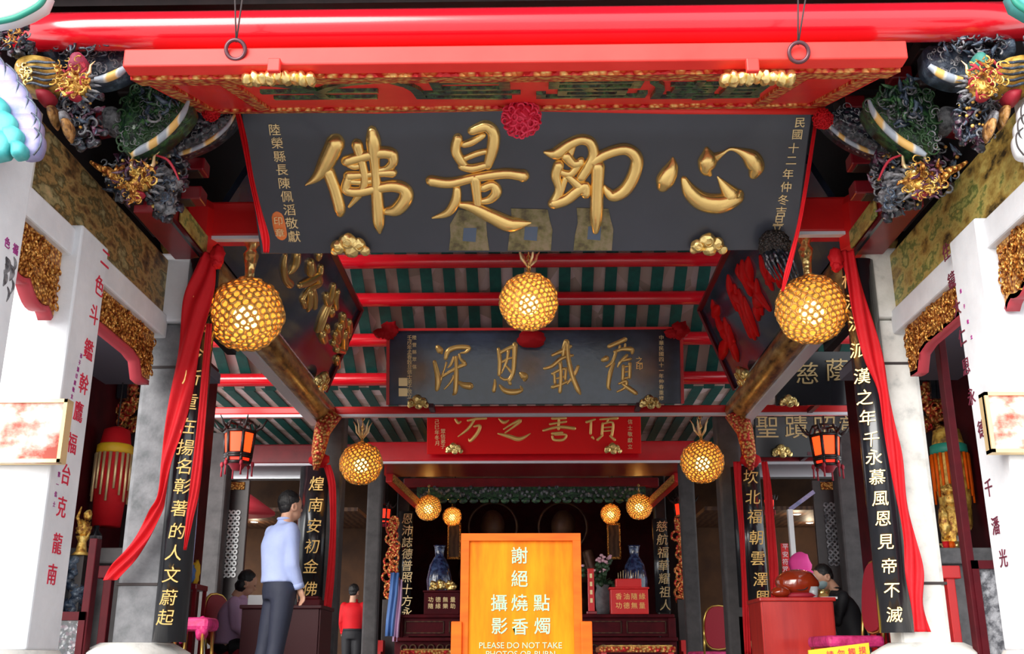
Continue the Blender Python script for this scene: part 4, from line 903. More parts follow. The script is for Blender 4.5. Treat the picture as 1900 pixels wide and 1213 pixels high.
def edge_band(parent, name, pts, Y, mp, m, r=.02, d=.03):
    q = catmull(pts, 6); b = MB(); b.tube([P(mp(x), y, Y - d) for x, y, w in q], [max(.004, w / 2 * Y / 1750) for x, y, w in q], 8); return obj(name, b, m, parent)
def beast(parent, px, py, k, Y, mp, m_face='gilt_head', m_body='carved_grey', seed=1, hs=1):
    u = k * Y / 1750; c = P(mp(px), py, Y); sg = 1 if mp(1) == 1 else -1
    def at(dx, dy, dz=0): return c + V((dx * sg * u, dz * u, -dy * u))
    b = MB(); b.blob(at(0, 0), (u * .55, u * .5, u * .5), seed, .18, 2.5); b.blob(at(.1, .3, -.35), (u * .32, u * .35, u * .22), seed + 1, .15, 3); b.blob(at(-.2, -.25, -.2), (u * .2, u * .2, u * .16), seed + 2, .1)
    b.blob(at(.28, -.25, -.2), (u * .2, u * .2, u * .16), seed + 3, .1)
    for i in range(7): b.blob(at(-.15 + i * .09, .5 + .02 * (i % 2), -.5), (u * .045, u * .05, u * .08), i, 0, 1, 1)
    f = obj('head', b, m_face, parent)
    b = MB()
    for dx in (-.2, .28): b.blob(at(dx, -.22, -.42), u * .11, 1, 0, 1, 2)
    obj('eye', b, 'gold_bright', f)
    b = MB(); b.blob(at(.1, .62, -.2), (u * .28, u * .3, u * .13), 5, .1); obj('jaw', b, 'chair_red', f)
    b = MB(); random.seed(seed)
    for i in range(26):
        a = random.uniform(0, 6.28); rr = random.uniform(.15, .6); q = at(math.cos(a) * rr, math.sin(a) * rr, -.35); b.torus(q, (random.uniform(-.5, .5), -1, random.uniform(-.5, .5)), u * random.uniform(.06, .12), u * .035, 8, 5)
    obj('face_curl', b, 'gilt_head', f)
    b = MB()
    for i in range(14):
        a = 2.6 + i * .36; x, y = math.cos(a) * .62, math.sin(a) * .6
        b.tube([at(x * .8, y * .8, .1), at(x * 1.1, y * 1.1, -.05), at(x * 1.35 + .1, y * 1.3, .0), at(x * 1.4 + .2, y * 1.45, .05)], [u * .09, u * .08, u * .05, u * .01], 7)
    obj('mane', b, m_body, f)
    b = MB()
    for dx in (-.25, .3): b.tube([at(dx, -.4, 0), at(dx * 1.6, -.75, 0), at(dx * 1.5, -1.1, .05), at(dx * 2.2, -1.3, 0)], [u * .09, u * .08, u * .05, u * .01], 7)
    obj('horn', b, 'gold_pale', f)
    return f
mat('gilt_dim', (.4, .2, .05), .45, bump=('noise', 30, .6), var=('noise', 22, [(.4, (.12, .05, .02)), (.55, (.45, .22, .06)), (.7, (.55, .35, .2))]))
mat('crest_pink', (.4, .05, .1), .4, bump=('noise', 40, .5)); mat('crest_green', (.04, .22, .18), .4, bump=('noise', 40, .5))
for side in (-1, 1):
    w_ = 'left' if side < 0 else 'right'
    mp = (lambda x: x) if side < 0 else (lambda x: 1962 - x)
    A_ = lambda name, label, cat, x, y, Y: thing(name, label, cat, P(mp(x), y, Y))
    # a. eave corner
    t = A_('eave_corner', ('white and green curved eave end in the extreme top left corner' if side < 0 else 'cyan, white and green curved eave end in the extreme top right corner'), 'eave', 30, 10, 4.05)
    carved(t, 'eave_board', [(-40, -30), (84, -22), (74, 2), (46, 18), (20, 28), (-40, 38)], 4.05, .1, 'white_paint' if side < 0 else 'turquoise', mp, False, .005)
    edge_band(t, 'green_edge', [(88, -20, 12), (76, 6, 12), (48, 24, 12), (18, 36, 12), (-30, 44, 12)], 4.05, mp, 'green_eave')
    # b. cloud relief
    t = A_('cloud_carving', ('turquoise and lavender layered cloud carving on the left edge' if side < 0 else 'white layered cloud carving with black outlines on the right edge'), 'carving', 30, 250, 4.22)
    lob = [(-20, 130, 30), (8, 150, 26), (28, 178, 24), (46, 206, 22), (56, 232, 18), (62, 256, 15)]
    for i, (x, y, r_) in enumerate(lob):
        m_ = ('lavender', 'lavender', 'lavender', 'lavender', 'lavender', 'lavender')[i] if side < 0 else 'white_paint'
        r_ *= 1.25; carved(t, 'cloud_lobe', [(x - r_ * 1.6, y - r_ * 1.1), (x, y - r_), (x + r_ * .7, y - r_ * .3), (x + r_ * .6, y + r_ * .9), (x, y + r_ * 1.7), (x - r_ * 1.6, y + r_ * 1.5)], 4.22 - i * .008, .06, m_, mp, True, .007)
        edge_band(t, 'lobe_outline', [(x + r_ * .1, y - r_, 1.5), (x + r_ * .75, y - r_ * .3, 3), (x + r_ * .65, y + r_ * .8, 3), (x, y + r_ * 1.7, 1.5)], 4.22 - i * .008, mp, 'carved_blue' if side < 0 else 'rope', d=.012)
    if side < 0:
        for i, (x, y, r_) in enumerate([(-8, 200, 26), (10, 226, 22), (26, 250, 18), (2, 262, 22), (36, 272, 12)]):
            carved(t, 'cloud_lobe', [(x - r_ * 1.4, y - r_), (x, y - r_), (x + r_ * .8, y - r_ * .2), (x + r_ * .5, y + r_ * .9), (x, y + r_ * 1.2), (x - r_ * 1.4, y + r_ * 1.2)], 4.15 - i * .006, .06, 'turquoise', mp, True, .008)
    # c. blackish carved lump by the eave
    t = A_('carved_cluster', 'small dark carved cluster with gilt specks right under the %s eave end' % w_, 'carving', 35, 80, 4.4)
    pl = [(-20, 48), (20, 42), (52, 46), (64, 70), (66, 100), (40, 110), (10, 104), (-20, 120)]
    cluster(t, pl, 4.45, mp, 40, 70 + side, DARKSET, 11)
    cluster(t, [(-10, 60), (40, 50), (60, 80), (30, 105)], 4.4, mp, 20, 75, [('gilt_curls', 'gold_carved', 1, 'curl')], 9)
    # d. long blade bracket arm with cream edge
    t = A_('carved_bracket', 'dark blue carved bracket with cream edge, pointing at the %s end of the red signboard' % w_, 'bracket', 160, 130, 4.75)
    pl = [(95, 84), (160, 78), (235, 80), (242, 92), (238, 118), (215, 135), (178, 146), (150, 140), (120, 120), (96, 108)]
    carved(t, 'carved_body', pl, 4.78, .14, 'carved_blue', mp, True, .03); scrolls(t, 'scroll_carving', pl, 4.76, mp, 46, 'carved_grey', 9, 6 + side, .004, .045)
    edge_band(t, 'cream_edge', [(238, 122, 10), (218, 136, 16), (194, 146, 16), (176, 148, 10)], 4.74, mp, 'cream_edge', d=.05)
    carved(t, 'blue_leaf', [(76, 96), (84, 62), (96, 56), (104, 80), (96, 102)], 4.66, .06, 'carved_blue', mp)
    cluster(t, [(100, 84), (170, 80), (225, 84), (215, 110), (160, 128), (120, 112)], 4.72, mp, 34, 95 + side, [('dark_curls', 'carved_black', 1, 'curl'), ('grey_curls', 'carved_grey', .6, 'curl'), ('dark_leaves', 'carved_blue', .7, 'leaf')], 12)
    # e. striped gold bird wing / fish
    t = A_('carved_fish', 'gold and dark striped carved fish body in the upper %s corner' % w_, 'carving', 62, 140, 4.5)
    carved(t, 'fish_body', [(22, 132), (34, 114), (62, 104), (96, 106), (104, 128), (104, 158), (84, 168), (60, 164), (34, 156)], 4.5, .12, 'stripe_yellow', mp, True, .07)
    b = MB()
    for i in range(5):
        y0_ = 118 + i * 9; q = catmull([(40 + i * 2, y0_ + 2, 2), (62, y0_ - 4 + i, 5), (84, y0_ + i * 2 - 2, 5), (103, y0_ + i - 2, 3)], 5)
        b.tube([P(mp(x), y, 4.41) for x, y, _ in q], [w * 4.5 / 3600 * 1.1 for _, _, w in q], 6)
    obj('dark_stripe', b, 'carved_blue', t)
    scrolls(t, 'scale_carving', [(22, 130), (40, 115), (56, 130), (54, 160), (30, 154)], 4.48, mp, 16, 'gold_bright', 6, 3, .006, .075)
    # f. gilt beast
    t = A_('carved_beast', ('gilt-faced carved beast with a pink tongue-shaped crest, upper left corner' if side < 0 else 'gilt-faced carved beast with pink and green crest, upper right corner'), 'carving', 142, 165, 4.5)
    carved(t, 'crest', [(124, 128), (132, 104), (146, 95), (156, 106), (152, 124), (140, 134)], 4.42, .08, 'crest_pink' if side < 0 else 'crest_green', mp, True, .03)
    beast(t, 142, 162, 44, 4.45, mp, seed=3 + side)
    cluster(t, [(112, 130), (150, 120), (178, 140), (176, 176), (140, 196), (108, 178)], 4.42, mp, 30, 99 + side, [('gilt_scales', 'gilt_head', .9, 'curl'), ('gilt_leaves', 'gold_carved', .6, 'leaf'), ('red_leaves', 'chair_red', .5, 'leaf')], 9, .08)
    pl = [(112, 176), (150, 190), (186, 170), (196, 220), (190, 262), (160, 282), (138, 270), (128, 230), (98, 200)]
    cluster(t, pl, 4.66, mp, 46, 50 + side, DARKSET, 11)
    for i, (x, y) in enumerate([(96, 212), (118, 222), (122, 236)]): carved(t, 'striped_fin', [(x - 8, y - 14), (x + 3, y - 18), (x + 9, y), (x + 2, y + 20), (x - 6, y + 8)], 4.5 - i * .01, .06, 'gilt_dim' if i != 1 else 'carved_grey', mp, True, .03)
    carved(t, 'red_collar', [(64, 168), (88, 166), (98, 176), (86, 190), (70, 186)], 4.46, .06, 'chair_red', mp, True, .03)
    # g. big green wing brackets
    t = A_('bracket_wing', 'large dark green carved wing with blue and yellow edge, %s of the big black board' % w_, 'bracket', 280, 220, 5.2)
    pl = [(222, 200), (236, 168), (270, 154), (310, 160), (352, 186), (345, 215), (310, 250), (262, 284), (226, 276), (216, 240)]
    carved(t, 'carved_body', pl, 5.25, .14, 'carved_green', mp, True, .05); scrolls(t, 'scroll_carving', pl, 5.22, mp, 60, 'leaf', 13, 12 + side, .007, .055); scrolls(t, 'white_scroll', pl, 5.22, mp, 40, 'carved_grey', 10, 22 + side, .003, .06)
    cluster(t, [(265, 165), (330, 175), (340, 205), (300, 240), (270, 250)], 5.22, mp, 26, 80 + side, [('green_leaves', 'carved_green', 1, 'leaf'), ('dark_leaves', 'carved_blue', .8, 'leaf'), ('grey_curls', 'carved_grey', .7, 'curl')], 13)
    edge_band(t, 'striped_edge', [(350, 186, 6), (340, 210, 12), (318, 238, 14), (290, 262, 15), (262, 278, 15), (244, 288, 8)], 5.15, mp, 'cream_edge', d=.05)
    t = A_('bracket_wing', 'smaller black carved wing with thin striped edge, touching the %s side of the big board' % w_, 'bracket', 380, 250, 5.6)
    pl = [(345, 210), (380, 196), (420, 204), (438, 206), (425, 230), (390, 258), (350, 276), (312, 286), (300, 262)]
    carved(t, 'carved_body', pl, 5.7, .12, 'carved_black', mp, True, .04); scrolls(t, 'scroll_carving', pl, 5.68, mp, 45, 'carved_grey', 9, 15 + side, .003, .05)
    edge_band(t, 'striped_edge', [(436, 212, 5), (420, 236, 8), (388, 262, 9), (350, 280, 9), (310, 290, 7)], 5.62, mp, 'cream_edge', d=.04)
    # h. lower gilt beast
    t = A_('carved_beast', 'dark carved beast with gilt face and grey curling body above the %s painted beam' % w_, 'carving', 255, 340, 5.4)
    cluster(t, [(195, 296), (250, 278), (300, 282), (345, 300), (352, 350), (338, 400), (310, 415), (285, 392), (235, 380), (205, 350)], 5.5, mp, 75, 60 + side, DARKSET, 12)
    cluster(t, [(286, 326), (310, 316), (328, 340), (330, 376), (316, 400), (298, 390), (286, 360)], 5.36, mp, 34, 90 + side, [('grey_coil', 'carved_grey', 1, 'lump'), ('grey_coil_curls', 'carved_blue', .8, 'curl')], 10)
    beast(t, 258, 338, 48, 5.25, mp, seed=13 + side)
    cluster(t, [(218, 318), (262, 300), (296, 320), (290, 368), (250, 384), (220, 360)], 5.2, mp, 34, 97 + side, [('gilt_scales', 'gilt_head', .8, 'curl'), ('purple_leaves', 'carved_purple', .6, 'leaf'), ('gilt_leaves', 'gold_carved', .5, 'leaf')], 10, .08)
    edge_band(t, 'whisker', [(290, 288, 4), (310, 296, 5), (322, 312, 5), (332, 334, 3)], 5.2, mp, 'chair_red'); edge_band(t, 'gilt_tail', [(168, 300, 6), (186, 312, 12), (202, 318, 16), (216, 336, 14)], 5.2, mp, 'gold_carved')
    # i. filler carved brackets behind, dark
    t = A_('bracket_stack', 'shadowed stack of dark wooden roof brackets deep in the upper %s corner' % w_, 'bracket', 200, 200, 6.0)
    b = MB()
    for i in range(5):
        z = 3.1 + i * .2; L_ = .4 + i * .08; b.box((side * 2.42, 6.1, z), (.12, L_ * 1.6, .1), bev=.01); b.box((side * 2.3, 6.1, z + .1), (L_ * .9, .12, .1), bev=.01)
    obj('bracket_arms', b, 'dark_wood', t)
    for i in range(4):
        for q_ in ((side * 2.12, 6.1, 3.2 + i * .2), (side * 2.3, 5.75, 3.2 + i * .2)): obj('bearing_block', MB().box(q_, (.13, .13, .09), bev=.01), 'red_dark', t)
    # red bearing ends
    t = A_('bearing_block', 'small red and grey bracket end beside the %s green wing' % w_, 'bracket', 205, 220, 5.3)
    carved(t, 'block_end', [(188, 198), (212, 196), (224, 210), (222, 236), (206, 242), (188, 232)], 5.4, .1, 'carved_grey', mp, True, .02)
    carved(t, 'red_face', [(176, 202), (204, 198), (206, 238), (176, 244)], 5.45, .1, 'red_dark', mp, False, .005)
# ================================================================== people
def loft(b, rings, n=16):
    """rings: (centre, axis_x half vector, axis_y half vector)"""
    vs_ = [];
    for c, ax, ay in rings:
        for k in range(n):
            a = 2 * math.pi * k / n; vs_.append(V(c) + V(ax) * math.cos(a) + V(ay) * math.sin(a))
    m = len(rings); fs = [(i * n + k, i * n + (k + 1) % n, (i + 1) * n + (k + 1) % n, (i + 1) * n + k) for i in range(m - 1) for k in range(n)]
    fs += [tuple(range(n))[::-1], tuple((m - 1) * n + k for k in range(n))]
    b.add(vs_, fs, True)
def fuse(o, vox=.012, it=4):
    r = o.modifiers.new('remesh', 'REMESH'); r.mode = 'VOXEL'; r.voxel_size = vox; r.use_smooth_shade = True
    s_ = o.modifiers.new('smooth', 'SMOOTH'); s_.factor = .5; s_.iterations = it
def hand(b, w, d, palm, side, curl=.5, k=1.0):
    """w wrist, d direction of the hand, palm normal, side towards the thumb"""
    w, d, palm, side = V(w), V(d).normalized(), V(palm).normalized(), V(side).normalized()
    rot = Matrix((side, palm, d)).transposed(); b.blob(w + d * .045 * k, (.04 * k, .018 * k, .05 * k), 1, 0, 1, 2, rot)
    for i, (o_, L_) in enumerate(((.028, .07), (.01, .078), (-.009, .072), (-.027, .056))):
        p = w + d * .08 * k + side * o_ * k; pts = [p - d * .02 * k, p]; a = 0; q = p.copy()
        for j in range(3):
            a += curl * .75; q = q + (d * math.cos(a) + palm * math.sin(a)) * L_ * k / 3; pts.append(q.copy())
        b.tube(pts, [.0095 * k, .0095 * k, .009 * k, .0085 * k, .006 * k], 7)
    p = w + d * .025 * k + side * .03 * k
    b.tube([p - side * .01, p + (side * .8 + d * .6) * .03 * k, p + (side * .7 + d * 1.2) * .045 * k + palm * .012, p + (side * .4 + d * 1.6) * .055 * k + palm * .025], [.013 * k, .012 * k, .01 * k, .007 * k], 7)
def head_parts(root, c, f, up, hair_len='short', k=1.0, mask=False):
    c = V(c); f = V(f).normalized(); up = V(up).normalized(); s_ = f.cross(up).normalized(); up = s_.cross(f).normalized()
    rot = Matrix((s_, f, up)).transposed(); b = MB()
    b.blob(c + up * .02 * k, (.075 * k, .094 * k, .1 * k), 1, 0, 1, 3, rot); b.blob(c - up * .055 * k + f * .03 * k, (.056 * k, .06 * k, .06 * k), 1, 0, 1, 3, rot)
    b.blob(c + f * .092 * k - up * .02 * k, (.013 * k, .02 * k, .02 * k), 1, 0, 1, 2, rot)
    for e in (-1, 1): b.torus(c + s_ * e * .077 * k - up * .01 * k - f * .005, s_, .02 * k, .008 * k, 10, 5, 1.5)
    b.tube([c - up * .05 * k - f * .02 * k, c - up * .17 * k - f * .035 * k], [.052 * k, .058 * k], 14)
    return b, rot, s_, f, up, c, k
def head_details(root, hp, hair_len='short', mask=False):
    b, rot, s_, f, up, c, k = hp
    h = MB(); h.blob(c + up * .042 * k - f * .022 * k, (.083 * k, .092 * k, .092 * k), 2, .035, 5, 4, rot)
    h.blob(c - up * .005 * k - f * .05 * k, (.07 * k, .048 * k, .06 * k), 3, .05, 4, 3, rot)
    if hair_len == 'bob':
        h.blob(c - up * .03 * k - f * .035 * k, (.09 * k, .07 * k, .09 * k), 6, .06, 4, 3, rot)
    hr = obj('hair', h, 'hair', root)
    e = MB()
    for d in (-1, 1): e.blob(c + s_ * d * .03 * k + f * .086 * k + up * .012 * k, (.011 * k, .006 * k, .006 * k), 1, 0, 1, 2, rot)
    obj('eyes', e, 'hair', root)
    m_ = MB(); m_.blob(c + f * .082 * k - up * .058 * k, (.02 * k, .008 * k, .006 * k), 1, 0, 1, 2, rot); obj('mouth', m_, 'chair_red', root)
    if mask:
        m_ = MB(); m_.blob(c + f * .05 * k - up * .045 * k, (.062 * k, .062 * k, .052 * k), 1, .03, 3, 3, rot); obj('face_mask', m_, 'mask_cloth', root)
def person(label, base, J, face, shirt, pants, pose='stand', hair='short', mask=False, tw=.17, td=.115, skirt=None, vox=.013):
    t = thing('person', label, 'person', base); L = {k: V(v) + V(base) for k, v in J.items()}
    f = V(face).normalized(); sv = (L['shR'] - L['shL']).normalized(); bk = sv.cross(V((0, 0, 1))).normalized()
    hp = head_parts(t, L['head'], f, (0, 0, 1) if 'up' not in J else J['up'], hair); b = hp[0]
    for s_ in 'LR':
        b.tube([L['sh' + s_], L['el' + s_], L['wr' + s_]], [.042, .034, .026], 12)
        d = (L['wr' + s_] - L['el' + s_]).normalized()
        if 'hd' + s_ in L: d = (L['hd' + s_] - L['wr' + s_]).normalized()
        pn = bk if abs(d.dot(bk)) < .8 else V((0, 0, -1))
        sd = d.cross(pn).normalized(); pn = sd.cross(d).normalized(); hand(b, L['wr' + s_], d, pn, sd if s_ == 'R' else -sd, .5)
        b.tube([L['hip' + s_], L['kn' + s_], L['an' + s_]], [.08, .052, .038], 12)
    tr_ = [(L['pel'], .15, .1), (L['waist'], .13, .09), (L['chest'], .15, .1), (L['neck'] - V((0, 0, .06)), .12, .07)]
    loft(b, [(c, sv * a, bk * d) for c, a, d in tr_]); o = obj('body', b, 'skin', t); fuse(o, .009, 3)
    head_details(t, hp, hair, mask)
    # shirt
    b = MB(); n_ = L['neck']
    loft(b, [(L['waist'] - V((0, 0, .06)), sv * tw * .93, bk * td * 1.02), (L['waist'], sv * tw * .9, bk * td), (L['waist'].lerp(L['chest'], .5), sv * tw * .95, bk * td * 1.04), (L['chest'], sv * tw * 1.04, bk * td * 1.08), (L['chest'].lerp(n_, .5), sv * tw * 1.05, bk * td * .95),
             (L['chest'].lerp(n_, .82), sv * tw * .78, bk * td * .72), (n_ - V((0, 0, .01)), sv * .068, bk * .066), (n_ + V((0, 0, .03)), sv * .06, bk * .062)], 24)
    for s_ in 'LR':
        b.blob(L['sh' + s_], .062, 2, 0, 1, 2); b.tube([L['sh' + s_], L['sh' + s_].lerp(L['el' + s_], .5), L['el' + s_], L['el' + s_].lerp(L['wr' + s_], .5), L['wr' + s_]], [.066, .058, .05, .046, .038], 14)
        b.blob(L['el' + s_], .051, 2, 0, 1, 2)
    o = obj('shirt', b, shirt, t); fuse(o, vox, 5)
    b = MB(); b.torus(n_ + V((0, 0, .028)), (0, 0, 1), .058, .012, 20, 6)
    obj('collar', b, shirt, o)
    for s_ in 'LR':
        d = (L['wr' + s_] - L['el' + s_]).normalized(); c_ = MB(); c_.tube([L['wr' + s_] - d * .035, L['wr' + s_] + d * .006], [.042, .041], 14); obj('cuff', c_, shirt, o)
    # trousers
    b = MB()
    if pose == 'stand': loft(b, [(L['pel'] - V((0, 0, .08)), sv * .165, bk * .12), (L['pel'], sv * .172, bk * .128), (L['pel'].lerp(L['waist'], .6), sv * .155, bk * .112), (L['waist'] - V((0, 0, .03)), sv * .148, bk * .106)], 20)
    else: b.blob(L['pel'], (.17, .15, .1), 1, .03)
    for s_ in 'LR':
        b.tube([L['hip' + s_], L['hip' + s_].lerp(L['kn' + s_], .5), L['kn' + s_], L['kn' + s_].lerp(L['an' + s_], .5), L['an' + s_]], [.098, .088, .07, .066, .06], 14)
    o = obj('trousers', b, pants, t); fuse(o, vox, 5)
    if pose == 'stand':
        c_ = MB(); w = L['waist'] - V((0, 0, .035)); loft(c_, [(w - V((0, 0, .018)), sv * .158, bk * .117), (w + V((0, 0, .018)), sv * .156, bk * .116)], 24); obj('belt', c_, 'black_cloth', o)
    for s_ in 'LR':
        c_ = MB(); fw = V((f.x, f.y, 0)).normalized(); a = L['an' + s_]; rot = Matrix((fw.cross(V((0, 0, 1))), fw, V((0, 0, 1)))).transposed()
        c_.blob(V((a.x, a.y, base[2] + .045)) + fw * .06, (.045, .13, .045), 1, 0, 1, 3, rot); obj('shoe', c_, 'black_cloth', t)
    return t
# standing man: seen from behind, turned to the right
mx_, my_ = -1.995, 8.6
f_ = V((.75, .66, 0))
person('standing man seen from behind in a light blue shirt and dark navy trousers', (mx_, my_, 0), {
    'head': (.045, .01, 1.58), 'neck': (.01, 0, 1.45), 'chest': (-.02, 0, 1.27), 'waist': (-.012, 0, 1.03), 'pel': (.0, 0, .92),
    'shR': (.085, -.1, 1.385), 'shL': (-.12, .12, 1.385), 'elR': (.125, -.13, 1.1), 'elL': (-.12, .2, 1.12), 'wrR': (.175, -.08, .93), 'wrL': (.0, .34, 1.02), 'hdR': (.21, -.05, .83),
    'hipR': (.05, -.06, .9), 'hipL': (-.04, .07, .9), 'knR': (.02, -.07, .5), 'knL': (-.1, .06, .48), 'anR': (-.03, -.1, .09), 'anL': (-.16, .02, .09)}, f_, 'shirt_blue', 'navy', tw=.185, td=.13)
# seated woman left
sx, sy = P(433, 1150, 10.92).x, 10.92
person('seated person with black hair in a lavender top, facing the dark desk on the left', (sx, sy, 0), {
    'head': (.115, -.02, 1.13), 'neck': (.05, 0, 1.0), 'chest': (-.01, 0, .84), 'waist': (-.03, 0, .6), 'pel': (-.02, 0, .5),
    'shR': (.04, -.16, .94), 'shL': (.04, .16, .94), 'elR': (.08, -.2, .7), 'elL': (.1, .2, .7), 'wrR': (.17, -.1, .62), 'wrL': (.17, .1, .63),
    'hipR': (.02, -.09, .5), 'hipL': (.02, .09, .5), 'knR': (.2, -.1, .52), 'knL': (.2, .1, .52), 'anR': (.14, -.1, .09), 'anL': (.14, .1, .09), 'up': (.35, 0, 1)}, (1, .15, -.45), 'shirt_lavender', 'black_cloth', 'sit', 'bob', tw=.18, td=.135)
# seated person right, black suit, mask
rx, ry = P(1572, 1150, 10.8).x, 10.8
person('seated person in a black suit and pale face mask bending over the red desk', (rx, ry, 0), {
    'head': (-.2, -.02, 1.17), 'neck': (-.1, 0, 1.04), 'chest': (-.03, 0, .88), 'waist': (.04, 0, .62), 'pel': (.03, 0, .5),
    'shR': (-.07, .17, .98), 'shL': (-.07, -.17, .98), 'elR': (-.18, .2, .74), 'elL': (-.16, -.22, .74), 'wrR': (-.3, .1, .98), 'wrL': (-.3, -.2, .98),
    'hipR': (0, .09, .5), 'hipL': (0, -.09, .5), 'knR': (-.2, .1, .52), 'knL': (-.2, -.1, .52), 'anR': (-.14, .1, .09), 'anL': (-.14, -.1, .09), 'up': (-.45, 0, 1)}, (-1, -.25, -.55), 'black_cloth', 'black_cloth', 'sit', 'short', True, tw=.19, td=.14)
# figure with pink hood behind the desk, distant person in red
hx, hy = P(1488, 1100, 12.6).x, 12.6
t = person('standing figure in a bright pink hood, far behind the red desk', (hx, hy, 0), {
    'head': (0, 0, 1.42), 'neck': (0, 0, 1.27), 'chest': (0, 0, 1.1), 'waist': (0, 0, .88), 'pel': (0, 0, .78), 'shR': (.15, 0, 1.22), 'shL': (-.15, 0, 1.22), 'elR': (.19, 0, .98), 'elL': (-.19, 0, .98), 'wrR': (.17, -.12, .8), 'wrL': (-.17, -.12, .8),
    'hipR': (.08, 0, .76), 'hipL': (-.08, 0, .76), 'knR': (.08, 0, .42), 'knL': (-.08, 0, .42), 'anR': (.08, 0, .09), 'anL': (-.08, 0, .09)}, (-.8, .6, 0), 'cloth_magenta', 'navy')
b = MB(); b.blob((hx, hy - .01, 1.45), (.13, .13, .15), 2, .08); b.blob((hx + .02, hy - .02, 1.3), (.17, .13, .12), 3, .08); obj('hood', b, 'hat_pink', t)
dx, dy = P(655, 1150, 17.4).x, 17.4
person('distant person in a red jacket between the two left grey columns', (dx, dy, 0), {
    'head': (0, 0, 1.45), 'neck': (0, 0, 1.3), 'chest': (0, 0, 1.12), 'waist': (0, 0, .9), 'pel': (0, 0, .8), 'shR': (.15, 0, 1.24), 'shL': (-.15, 0, 1.24), 'elR': (.19, 0, 1.0), 'elL': (-.19, 0, 1.0), 'wrR': (.17, .1, .82), 'wrL': (-.17, .1, .82),
    'hipR': (.08, 0, .78), 'hipL': (-.08, 0, .78), 'knR': (.08, 0, .42), 'knL': (-.08, 0, .42), 'anR': (.08, 0, .09), 'anL': (-.08, 0, .09)}, (.3, 1, 0), 'cloth_red', 'black_cloth')
# ================================================================== furniture
def desk(label, px0, px1, py, Y, dep, m, extra=True):
    x0, x1 = P(px0, py, Y).x, P(px1, py, Y).x; z = P(px0, py, Y).z
    t = thing('desk', label, 'desk', ((x0 + x1) / 2, Y + dep / 2, 0))
    obj('desk_top', MB().box(*bx(x0 - .03, x1 + .03, Y - .03, Y + dep + .03, z - .035, z), bev=.008), m, t)
    obj('front_panel', MB().box(*bx(x0, x1, Y, Y + .03, .05, z - .03)), m, t)
    for x in (x0, x1): obj('side_panel', MB().box(*bx(x - .015, x + .015, Y + .02, Y + dep, 0, z - .03)), m, t)
    return t, x0, x1, z
d1, dx0, dx1, dz = desk('dark maroon desk behind the standing man in the blue shirt', 452, 592, 1122, 10.0, .6, 'desk_maroon')
d2, ex0, ex1, ez = desk('bright red wooden desk in front of the person in the black suit', 1414, 1543, 1108, 9.9, .55, 'desk_red')
b = MB(); b.box(((dx0 * .8 + dx1 * .2), 10.3, dz + .05), (.3, .28, .1), bev=.01); tag(obj('paper_stack', b, 'wall_white'), 'white stack of papers on the dark maroon desk', 'paper')
b = MB(); b.box((P(570, 1118, 10.1).x, 10.25, dz + .03), (.22, .2, .06), bev=.01); b.box((P(570, 1118, 10.1).x, 10.25, dz + .075), (.18, .16, .03), bev=.01); tag(obj('lidded_box', b, 'maroon'), 'low maroon lidded box by the hand of the man in the blue shirt', 'box')
# wooden fish drum
c = P(1480, 1098, 10.1); c.z = ez
t = thing('wooden_fish_drum', 'big glossy reddish-brown wooden fish drum on the red desk', 'drum', c)
obj('drum_body', MB().blob(c + V((0, 0, .14)), (.2, .16, .125), 2, .03, 2, 4), 'amber_gloss', t)
obj('cushion', MB().lathe(c, [(.16, 0), (.19, .02), (.16, .045)], 24), 'chair_red', t)
obj('sound_slit', MB().torus(c + V((0, -.13, .1)), (0, 1, .2), .06, .012, 16, 6, .5), 'black_cloth', t)
c = P(1450, 1108, 9.95); c.z = ez; tag(obj('wooden_fish_drum', MB().blob(c + V((0, 0.02, .05)), (.09, .07, .05), 3, .05, 2, 3), 'amber_gloss'), 'small glossy dark wooden fish drum at the left of the red desk', 'drum')
c = P(1510, 1105, 10.0); c.z = ez; t = thing('plastic_cup', 'clear plastic cup on the red desk', 'cup', c); obj('cup_wall', MB().lathe(c, [(.035, 0), (.045, .1), (.042, .1), (.032, .005)], 20), 'glass_clear', t)
c = P(1524, 1100, 10.3); c.z = ez; t = thing('brass_bowl', 'small brass bowl on the red desk beside the mask wearer', 'bowl', c); obj('bowl_body', MB().lathe(c, [(.03, 0), (.07, .04), (.085, .09), (.078, .09), (.06, .045)], 24), 'gold', t); obj('bowl_foot', MB().lathe(c, [(.04, 0), (.03, .015)], 20), 'gold', t)
b = MB(); b.box((P(1535, 1104, 10.2).x, 10.25, ez + .01), (.16, .2, .02)); tag(obj('notebook', b, 'wall_white'), 'white notebook under the hands at the red desk', 'book')
